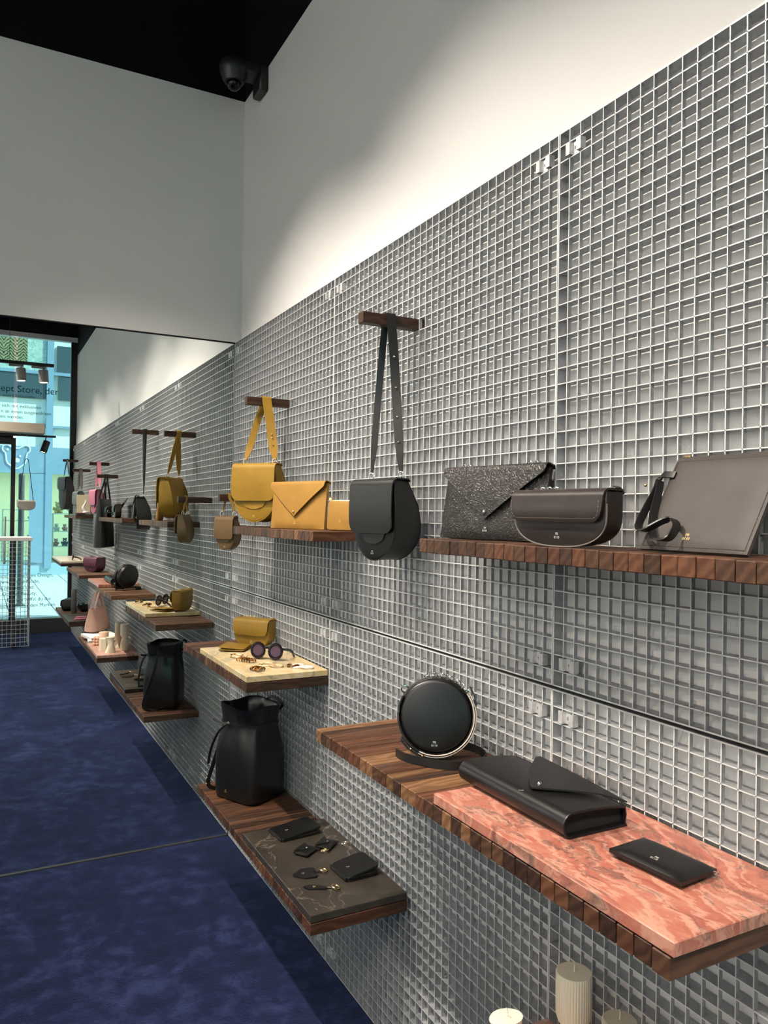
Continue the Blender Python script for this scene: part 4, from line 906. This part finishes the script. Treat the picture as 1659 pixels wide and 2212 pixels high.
sunglasses('dark round glasses at the near end of the long upper shelf', (-0.135, -0.755, ZU + 0.006), R(-75))
halfmoon('small black bag standing alone at the end of the long upper shelf', 'soft_black', 0.14, 0.085, 0.07, (-0.095, -0.865, ZU + 0.001), R(-90), None, None, True, 0.42, name='half_moon_bag')
t = thing('vase', 'tall slim grey ceramic vase on the low shelf by the window', 'vase', (-0.174, -2.82, ZL + 0.001)); MB().lathe([(0.026, 0), (0.029, 0.004), (0.0285, 0.255), (0.027, 0.258), (0.022, 0.256), (0.022, 0.03), (0.001, 0.03)], 24).build('vessel', 'ceramic_grey', t); MB().torus((0, 0, 0.256), 0.025, 0.0025, (0, 0, 1), 24, 6).build('lip', 'ceramic_grey', t)
halfmoon('dark grey soft bag lying behind the tall grey vase', 'charcoal_leather', 0.22, 0.12, 0.11, (-0.190, -3.12, ZL + 0.001), R(-70), None, None, False, 0.40, name='slouch_bag')
halfmoon('small black bag in the corner behind the tall grey vase', 'soft_black', 0.16, 0.075, 0.07, (-0.060, -2.98, ZL + 0.001), R(-95), None, None, True, 0.42, name='half_moon_bag')
for lab, yy, xx in (('flat rose leather wallet at the outer edge of dark grey stone', -2.10, -0.19), ('flat rose leather card case nearer the grating on dark grey stone', -2.23, -0.165)):
    t = thing('card_case', lab, 'wallet', (xx, yy, TL + 0.0004), (0, 0, R(10)), 'rose leather goods'); pl = roundpoly([(-0.055, -0.042), (0.055, -0.042), (0.055, 0.042), (-0.055, 0.042)], 0.006)
    MB().loft([[(x, y, 0) for x, y in pl], [(x, y, 0.005) for x, y in pl]]).build('lower_cover', 'pink_leather', t); MB().loft([[(x, y, 0.0055 + 0.004 * (x + 0.055) / 0.11) for x, y in pl], [(x, y, 0.0105 + 0.004 * (x + 0.055) / 0.11) for x, y in pl]]).build('upper_cover', 'pink_leather', t)
t = book('cream cloth book standing upright beside the grey bag', (-0.085, -2.885, ZU + 0.0165), 0, 0.14, 0.21, 0.03, 'linen_cover'); t.rotation_euler = (R(90), 0, R(8)); t.location.z += 0.105
t = thing('ceramic_dish', 'small rose dish on the thin grey stone by the window', 'dish', (-0.125, -2.775, ZU + 0.0160)); MB().lathe([(0.028, 0), (0.05, 0.006), (0.055, 0.014), (0.050, 0.014), (0.03, 0.005), (0.001, 0.004)], 24).build('bowl', 'rose_dish', t)
MB().lathe([(0.026, 0.0), (0.028, -0.0008)], 20, (0, 0, 0.0008)).build('foot', 'rose_dish', t)
t = thing('figurine', 'white swan necked ceramic figurine on the upper shelf by the window', 'figurine', (-0.085, -2.80, ZU + 0.0165))
MB().tube(cr([(0.02, 0.0, 0.0), (0.012, 0, 0.03), (-0.012, 0, 0.07), (0.006, 0, 0.11), (0.018, 0, 0.14), (0.008, 0, 0.165)], 5), [0.022 - 0.017 * (k / 25) for k in range(26)], 10).build('neck', 'ceramic_white', t); MB().sphere((0.018, 0, 0.018), 0.03, 12, 8, (1.2, 0.9, 0.6)).build('body', 'ceramic_white', t)

# ------------------------------------------------------------------ ceiling kit: dome camera, tracks, spots
t = thing('dome_camera', 'black dome security camera under the ceiling in the corner', 'security camera', (-0.115, 2.10, 3.60))
MB().lathe([(0.058, 0.03), (0.066, 0.01), (0.064, -0.012), (0.052, -0.045), (0.044, -0.060), (0.036, -0.060), (0.001, -0.030)], 28).build('housing', 'black_metal', t)
MB().sphere((0, 0, -0.062), 0.034, 20, 12).build('dome', 'dome_glass', t); MB().sphere((0.004, -0.010, -0.062), 0.017, 12, 8).build('lens_ball', 'black_joint', t)
MB().cbox(0.02, 0.120, -0.05, 0.05, -0.02, 0.03, 0.008).cbox(0.105, 0.143, -0.055, 0.055, -0.085, 0.03, 0.006).build('wall_bracket', 'black_metal', t)
def spot_head(t, p, aim, mat='lamp_body', r=0.036, L=0.11, glow=True):
    """cylinder lamp head hanging at p, pointing along aim"""
    d = Vector(aim).normalized(); p = Vector(p); q = d.to_track_quat('Z', 'Y').to_matrix()
    def tr(m): m.v = [tuple(q @ Vector(v) + p) for v in m.v]; return m
    h = tr(MB().lathe([(0.010, -L * 0.5), (r * 0.92, -L * 0.5), (r, -L * 0.47), (r, L * 0.5), (r * 0.9, L * 0.5), (r * 0.86, L * 0.44), (0.001, L * 0.44)], 20)).build('lamp_head', mat, t)
    if glow: tr(MB().lathe([(r * 0.86, L * 0.445), (0.001, L * 0.447)], 20)).build('lamp_lens', 'lamp_glow', h)
    return h
def lamp(t, p, aim, watt, ang=106, blend=1.0, col=SPOT_COL, rad=0.03):
    ld = bpy.data.lights.new('spot_beam', 'SPOT'); ld.energy = watt; ld.spot_size = R(ang); ld.spot_blend = blend; ld.color = col; ld.shadow_soft_size = rad
    o = bpy.data.objects.new('spot_beam', ld); COL.objects.link(o); o.parent = t; d = Vector(aim).normalized(); o.location = Vector(p) + d * 0.065; o.rotation_euler = d.to_track_quat('-Z', 'Y').to_euler(); return o
# wall washers on a rail along the shop
XT, ZT = -1.38, 3.48
rail = MB().cbox(XT - 0.018, XT + 0.018, YW + 0.3, 2.2, ZT + 0.11, ZT + 0.14, 0.002).build('track_rail', 'black_metal', None, None); tag(rail, 'long black lighting rail along the shop above the gratings', 'lighting track')
for k in (-4.2, -1.6, 1.0, 2.1): MB().tube([(XT, k, ZT + 0.14), (XT, k, ZH)], 0.003, 6).build('hanger', 'black_metal', rail)
spots = [(1.42, 1.1, 91), (0.42, 0.98, 98), (-0.65, 0.36, 98), (-1.75, 0.62, 98), (-2.85, 0.85, 98), (-3.95, 0.85, 92)]
names = ['nearest the mirror', 'second from the mirror', 'third from the mirror', 'fourth from the mirror', 'fifth from the mirror', 'nearest the window']
for (yy, k, an), nm in zip(spots, names):
    t = thing('spotlight', 'black wall washing spotlight on the long rail, ' + nm, 'spotlight', (XT, yy, ZT)); aim = Vector((1.2, 0, -2.7))
    MB().tube([(0, 0, 0.0), (0, 0, 0.112)], 0.006, 8).build('stem', 'black_metal', t); spot_head(t, (0, 0, 0), aim, 'black_metal'); lamp(t, (0, 0, 0), aim, SPOT_W * k, an)
XT2 = -3.2  # rail and lamps added out of view to raise the ambient light
rail = MB().cbox(XT2 - 0.018, XT2 + 0.018, YW + 0.3, 2.2, ZT + 0.11, ZT + 0.14, 0.002).build('track_rail', 'black_metal', None, None); tag(rail, 'added black rail for fill lamps on the far side of the shop', 'lighting track')
for k in (-4.2, -1.6, 1.0, 2.1): MB().tube([(XT2, k, ZT + 0.14), (XT2, k, ZH)], 0.003, 6).build('hanger', 'black_metal', rail)
for yy, nm in ((1.4, 'nearest the mirror'), (-0.4, 'second from the mirror'), (-2.2, 'third from the mirror'), (-4.0, 'nearest the window')):
    t = thing('spotlight', 'added black fill spotlight on the far side rail, ' + nm, 'spotlight', (XT2, yy, ZT)); aim = Vector((-1.3, 0, -0.55))
    MB().tube([(0, 0, 0.0), (0, 0, 0.112)], 0.006, 8).build('stem', 'black_metal', t); spot_head(t, (0, 0, 0), aim, 'black_metal'); lamp(t, (0, 0, 0), aim, FILL_W, 140, 1.0, (1.0, 0.97, 0.92))
# short rail seen in the mirror, two lamps pointing down
t = MB().cbox(-3.6, -0.515, -0.016, 0.016, -0.014, 0.014, 0.002).build('track_rail', 'black_metal', None, None, (0, -1.50, 2.905)); tag(t, 'short black lighting rail hung across the shop on a thin cable', 'lighting track')
for x in (-0.88, -2.2, -3.4): MB().tube([(x, 0, 0.014), (x, 0, ZH - 2.905)], 0.002, 6).build('hanger', 'black_metal', t)
for x, nm, tgt in ((-2.05, 'third from the end of the short rail', (0.0, -0.25, 0.55)), (-2.60, 'fourth from the end of the short rail', (-0.1, 1.2, 0.5))):  # two lamps added out of view to brighten candles and low shelves
    t = thing('spotlight', 'added tilted spotlight aimed at low shelves, ' + nm, 'spotlight', (x, -1.50, 2.80)); aim = Vector(tgt) - t.location
    MB().cbox(-0.10, 0.02, -0.014, 0.014, 0.070, 0.090, 0.003).build('adapter', 'lamp_body', t); MB().tube([(0, 0, 0.03), (0, 0, 0.075)], 0.006, 8).build('stem', 'black_metal', t)
    spot_head(t, (0, 0, 0), aim, 'lamp_body', 0.042, 0.115); lamp(t, (0, 0, 0), aim, 55, 55, 1.0)
for x, nm in ((-0.60, 'at the end of the short rail'), (-0.785, 'second from the end of the short rail')):
    t = thing('spotlight', 'grey cylinder spotlight pointing down ' + nm, 'spotlight', (x, -1.50, 2.80))
    MB().cbox(-0.10, 0.02, -0.014, 0.014, 0.070, 0.090, 0.003).build('adapter', 'lamp_body', t); MB().tube([(0, 0, 0.05), (0, 0, 0.075)], 0.006, 8).build('stem', 'black_metal', t)
    spot_head(t, (0, 0, 0), (0.06, 0.05, -1), 'lamp_body', 0.042, 0.115); lamp(t, (0, 0, 0), (0.06, 0.05, -1), 80, 100, 0.9)

# ------------------------------------------------------------------ shop window, door, sill
win = thing('window_1', 'tall tinted shop window with lettering behind the viewer', 'window', (0, YW, 0)); win['kind'] = 'structure'
XD = -0.70
MB().box(XD + 0.02, -0.035, -0.008, 0.008, 0.19, 3.80).build('pane', 'shop_glass', win, None)
MB().box(XL, XD - 0.02, -0.008, 0.008, 2.70, 3.80).build('pane', 'shop_glass', win, None); MB().box(XL, -1.95, -0.008, 0.008, 0.19, 2.50).build('pane', 'shop_glass', win, None)
MB().box(-0.045, XW, -0.05, 0.03, 0.0, 3.80).build('frame', 'black_metal', win, None); MB().box(XL, XW, -0.05, 0.05, 3.80, 3.86).build('frame', 'bright_steel', win, None); MB().box(XL, XW, -0.2, 0.05, 3.86, ZH).build('header', 'black_ceiling', win, None); MB().box(-1.99, -1.93, -0.03, 0.03, 0.0, 3.80).build('frame', 'black_metal', win, None)
MB().box(XL, XD - 0.02, -0.03, 0.03, 2.50, 2.70).build('transom', 'black_metal', win, None)
def vinyl(body, x, z, size, mat='vinyl_text'):
    me = text_mesh(body, size, 'RIGHT'); me.materials.clear(); me.materials.append(MAT[mat]); return link('lettering', me, win, (x, -0.0095, z), (PI / 2, 0, 0))
vinyl('Concept Store, der', -0.190, 3.135, 0.120); vinyl('sto:r] Substantiv', -0.466, 3.045, 0.058)
for s_, x, z in (('der sich mit exklusiven', -0.399, 2.915), ('n an einen ausgewählten', -0.276, 2.843), ('Kreis wendet.', -0.598, 2.775)): vinyl(s_, x, z, 0.060)
for s_, x, z in (('Substantiv', -0.42, 0.90), ('und nachhaltiges Design,', -0.223, 0.745), ('Schmuck und Mode,', -0.382, 0.667), ('Accessoires und', -0.452, 0.59), ('Organic Beauty.', -0.413, 0.512), ('Bei uns triffst du die', -0.247, 0.437), ('Menschen hinter den Marken', -0.190, 0.358)): vinyl(s_, x, z, 0.063, 'vinyl_text_pale')
o = MB().cbox(XL, -0.002, YW - 0.10, YW + 0.06, 0.0, 0.188, 0.004).build('trim_3', 'dark_sill', None, None); struct(o, 'dark grey plinth under the shop window', 'trim')
door = thing('door_1', 'glazed shop door in a black frame', 'door', (-1.30, YW + 0.0, 0)); door['kind'] = 'structure'
MB().box(0.56, 0.61, -0.035, 0.075, 0.19, 2.50).build('frame', 'black_metal', door, None); MB().box(-0.63, -0.58, -0.035, 0.075, 0.19, 2.50).build('frame', 'black_metal', door, None); MB().box(-0.58, 0.56, -0.03, 0.075, 2.42, 2.50).build('frame', 'black_metal', door, None)
MB().box(-0.58, 0.56, 0.0, 0.012, 0.19, 2.42).build('pane', 'shop_glass', door, None); MB().tube([(0.50, 0.07, 0.9), (0.50, 0.07, 1.5)], 0.012, 8).build('handle', 'chrome', door)
can = MB().cbox(-2.2, -0.375, -0.30, 0.0, 2.545, 2.67, 0.006).build('door_canopy', 'canopy_beige', None, None, (0, YW + 0.40, 0)); tag(can, 'beige boxed canopy over the shop door', 'canopy')
t = MB().cbox(-2.4, -0.235, -0.016, 0.016, -0.013, 0.013, 0.002).build('track_rail', 'black_metal', None, None, (0, YW + 0.22, 2.528)); tag(t, 'black lighting rail under the door canopy', 'lighting track')
t = thing('spotlight', 'black tilted cylinder spotlight under the door canopy', 'spotlight', (-0.36, YW + 0.22, 2.395)); MB().tube([(0, 0, 0.04), (0.01, 0, 0.12)], 0.007, 8).build('stem', 'black_metal', t); spot_head(t, (0, 0, 0), (-0.32, 0.1, -1), 'black_metal', 0.042, 0.155)
# hanging half moon bag on a cord, wire display table
t = halfmoon('pale half-moon bag hanging on black cords by the window', 'bone_leather', 0.20, 0.115, 0.06, (-0.585, -4.28, 1.585), R(165), 'bone_leather', None, False, 0.985, name='half_moon_bag', pipe='black_leather')
M_ = inv(t)
for s in (-1, 1): MB().tube([(s * 0.085, 0, 0.115), (s * 0.083, 0, 0.135)], 0.009, 8).build('clasp', 'chrome', t); MB().tube([(s * 0.085, 0, 0.125), (s * 0.02, 0, 0.62)], 0.0045, 6).build('cord', 'black_leather', t)
MB().tube([(0, 0, 0.615), (0, 0, 0.92)], 0.0015, 5).build('hanging_wire', 'wire_white', t); MB().tube([(-0.02, 0, 0.62), (0, 0, 0.632), (0.02, 0, 0.62)], 0.0045, 6).build('cord', 'black_leather', t)
t = thing('wire_table', 'tall display table of white wire mesh with a pale top', 'table', (-1.10, -3.75, 0))
MB().cbox(-0.55, 0.55, -0.22, 0.22, 1.235, 1.275, 0.003).build('table_top', 'table_white', t, None)
for x in (-0.42, 0.365): 
    MB().tube([(x, 0.14, 0.05), (x, 0.14, 1.235)], 0.021, 10).build('leg', 'pipe_grey', t); MB().sphere((x, 0.14, 0.045), 0.032, 10, 7).build('foot', 'black_metal', t); MB().tube([(x, -0.14, 0.0), (x, -0.14, 1.235)], 0.021, 10).build('leg', 'pipe_grey', t)
for k in range(24): MB().tube([(-0.53 + 1.06 * k / 23, 0.215, 0.04), (-0.53 + 1.06 * k / 23, 0.215, 1.235)], 0.0026, 5).build('vertical_wire', 'wire_white', t)
for k in range(25): MB().tube([(-0.53, 0.2115, 0.04 + 1.17 * k / 24), (0.53, 0.2115, 0.04 + 1.17 * k / 24)], 0.0026, 5).build('horizontal_wire', 'wire_white', t)
for k in range(9): MB().tube([(0.53, -0.21 + 0.42 * k / 8, 0.04), (0.53, -0.21 + 0.42 * k / 8, 1.235)], 0.0026, 5).build('vertical_wire', 'wire_white', t)
for k in range(25): MB().tube([(0.527, -0.21, 0.04 + 1.17 * k / 24), (0.527, 0.21, 0.04 + 1.17 * k / 24)], 0.0026, 5).build('horizontal_wire', 'wire_white', t)

# ------------------------------------------------------------------ outside: pavement, shop across the street
pav = MB().box(-9, 9, -12.6, YW - 0.10, 0.02, 0.145).build('pavement', 'paving_joint', None, None); struct(pav, 'pale stone pavement outside the shop window', 'pavement')
slabM = MB().cbox(-0.595, 0.595, -0.295, 0.295, 0, 0.012, 0.004).mesh('paving_slab', None, 'paving_stone')
for i in range(-3, 6):
    for j in range(12): link('paving_slab', slabM, pav, (-0.9 + 1.2 * i * 0.5 if False else -1.6 + 0.6 * i, YW - 0.75 - 1.2 * (j if j < 7 else 99) , 0.142), (0, 0, PI / 2)) if j < 7 else None
YF = -12.5
fac = thing('shop_building', 'pale mint shop building across the street with blue frames', 'building', (0, YF, 0))
MB().box(-6, 6, -3.3, -3.0, 0.1, 9).build('back_wall', 'shop_wall', fac, None); MB().box(-6, 6, -3.0, 0.0, 2.62, 2.72).build('soffit', 'facade_cream', fac, None); MB().box(-6, 6, -3.0, 0.0, 0.10, 0.42).build('floor_plinth', 'shop_plinth', fac, None)
MB().box(-6, 6, -0.30, -0.06, 2.72, 9.0).build('wall', 'facade_cream', fac, None)
for x in (-2.2, -0.95, 0.285, 1.5, 2.7): MB().box(x - 0.07, x + 0.07, -0.12, 0.05, 0.30, 9.0).build('mullion', 'facade_blue', fac, None)
for z, h in ((2.56, 0.34), (3.44, 0.05), (4.62, 0.07)):
    MB().box(-6, 6, -0.08, 0.03, z - h / 2 if h < 0.1 else 2.39, z + h / 2 if h < 0.1 else 2.98).build('transom', 'facade_blue', fac, None)
MB().box(-6, 0.2, -0.05, 0.0, 2.41, 2.96).build('fascia', 'facade_blue', fac, None)
MB().box(0.42, 1.43, -0.05, 0.01, 4.66, 5.25).build('window', 'facade_dark', fac, None); MB().box(0.45, 1.43, -0.05, 0.01, 4.05, 4.56).build('window', 'facade_dark', fac, None); MB().box(-2.1, 0.20, -0.05, 0.01, 4.05, 4.58).build('window', 'facade_dark', fac, None)
MB().box(-2.0, -0.18, 0, 0.02, 0, 0.62).build('print_panel', 'snake_print', fac, None, (0, 0.0, 4.83)); MB().box(-2.1, 0.21, -0.03, 0.0, 0, 0.98).build('print_panel', 'pale_print', fac, None, (0, 0.0, 4.66))
MB().box(-0.10, 0.22, 0.0, 0.03, 0.42, 2.40).box(-0.95, -0.90, 0.0, 0.03, 0.42, 2.40).build('door_frame', 'facade_blue', fac, None)
MB().box(-6, 6, -0.03, -0.02, 0.42, 2.41).build('pane', 'facade_glass', fac, None)
MB().box(-5, 5, -2.2, -0.5, 2.56, 2.60).build('fill_panel', 'shop_fill_glow', fac, None)  # glowing panel added to brighten the toys and shop interior
# bear head outline sign
bear = []
def arcp(cx, cz, r, a0, a1, n=8): return [(cx + r * math.cos(R(a0 + (a1 - a0) * k / n)), cz + r * math.sin(R(a0 + (a1 - a0) * k / n))) for k in range(n + 1)]
out = arcp(-0.19, 0.19, 0.085, 250, 40) + [(-0.05, 0.205), (0.05, 0.205)] + arcp(0.19, 0.19, 0.085, 140, -70) + arcp(0.0, -0.02, 0.20, 10, -35, 4) + arcp(0, -0.13, 0.11, -30, -150, 6) + arcp(0.0, -0.02, 0.20, 215, 170, 4)
sg = thing('bear_sign', 'white bear head outline sign on the blue fascia across the street', 'sign', (-0.375, YF + 0.04, 2.72))
MB().tube([(x, 0, z) for x, z in out], 0.016, 6, loop=True).build('outline', 'sign_white', sg); MB().sphere((-0.17, 0, 0.17), 0.028, 10, 7, (1, 0.3, 1)).build('dot', 'sign_white', sg); MB().sphere((0.02, 0, -0.06), 0.05, 10, 7, (1, 0.3, 1)).build('muzzle', 'sign_white', sg); MB().sphere((0.075, 0, 0.035), 0.024, 10, 7, (1, 0.3, 1)).build('dot', 'sign_white', sg)
# display shelves and soft toys
def rack(label, x0, x1, y, zs):
    t = thing('display_rack', label, 'rack', ((x0 + x1) / 2, YF + y, 0.42)); w = (x1 - x0) / 2
    for z in zs: MB().cbox(-w, w, -0.18, 0.18, z - 0.44, z - 0.42, 0.003).build('rack_shelf', 'shop_shelf', t, None)
    for s in (-1, 1): MB().box(s * w - 0.015, s * w + 0.015, -0.18, 0.18, 0, max(zs) - 0.42).build('rack_side', 'shop_shelf', t, None)
    return t
rack('white toy rack in the right window across the street', 0.40, 1.00, -0.35, (0.78, 1.12, 1.52)); rack('white toy rack behind the glass door across the street', -0.60, 0.10, -0.9, (0.9, 1.35, 1.60))
def plush(label, x, y, z, s, mat, rot=0):
    t = thing('soft_toy', label, 'soft toy', (x, YF + y, z), (0, 0, rot), 'soft toys across the street'); t.scale = (s, s, s)
    MB().sphere((0, 0, 0.075), 0.075, 12, 8, (1, 0.85, 1)).build('body', mat, t); h = MB().sphere((0, 0.01, 0.185), 0.062, 12, 8).build('head', mat, t)
    for k in (-1, 1):
        MB().sphere((k * 0.045, 0.01, 0.235), 0.022, 8, 6).build('ear', mat, h); MB().sphere((k * 0.085, 0.02, 0.10), 0.03, 8, 6, (1, 1, 1.4)).build('arm', mat, t); MB().sphere((k * 0.055, 0.06, 0.028), 0.034, 8, 6, (1, 1.5, 0.85)).build('leg', mat, t)
    MB().sphere((0, 0.065, 0.172), 0.026, 8, 6).build('muzzle', 'plush_cream', h)
    return t
toys = [('big tan teddy at the left of the top rack board', 0.52, -0.35, 1.52, 1.05, 'plush_tan'), ('cream teddy at the right of the top rack board', 0.80, -0.35, 1.52, 0.95, 'plush_cream'),
        ('white soft toy at the left of the second rack board', 0.485, -0.35, 1.12, 0.66, 'plush_white'), ('rose soft toy in the middle of the second rack board', 0.66, -0.35, 1.12, 0.62, 'plush_rose'), ('grey soft toy at the right of the second rack board', 0.84, -0.35, 1.12, 0.7, 'plush_grey'),
        ('rose soft toy at the left of the lowest rack board', 0.485, -0.35, 0.78, 0.66, 'plush_rose'), ('navy soft toy in the middle of the lowest rack board', 0.67, -0.35, 0.78, 0.72, 'plush_navy'), ('white soft toy at the right of the lowest rack board', 0.85, -0.35, 0.78, 0.66, 'plush_white'),
        ('cream teddy on the top board behind the glass door', -0.18, -0.9, 1.60, 0.95, 'plush_cream'), ('rose soft toy near the top behind the glass door', 0.02, -0.9, 1.60, 0.6, 'plush_rose'), ('white soft toy on the middle board behind the glass door', -0.02, -0.9, 1.35, 0.6, 'plush_white'), ('tan teddy low behind the glass door', 0.0, -0.9, 0.9, 0.8, 'plush_tan'), ('pale soft toy on the plinth in the right window', 0.56, -0.10, 0.42, 0.62, 'plush_white'), ('grey soft toy on the plinth in the right window', 0.78, -0.10, 0.42, 0.62, 'plush_grey')]
for lab, x, y, z, s, mt in toys:
    plush(lab, x, y, z + 0.001, s, mt, random.uniform(-0.4, 0.4))
t = thing('street_pole', 'dark street pole standing on the pavement outside', 'pole', (-0.53, -6.6, 0.145)); MB().tube([(0, 0, 0), (0, 0, 1.95)], 0.042, 10).build('shaft', 'pipe_grey', t); MB().lathe([(0.07, 0), (0.07, 0.02), (0.045, 0.04)], 14).build('base_collar', 'pipe_grey', t); MB().sphere((0, 0, 1.95), 0.045, 10, 6).build('cap', 'pipe_grey', t)
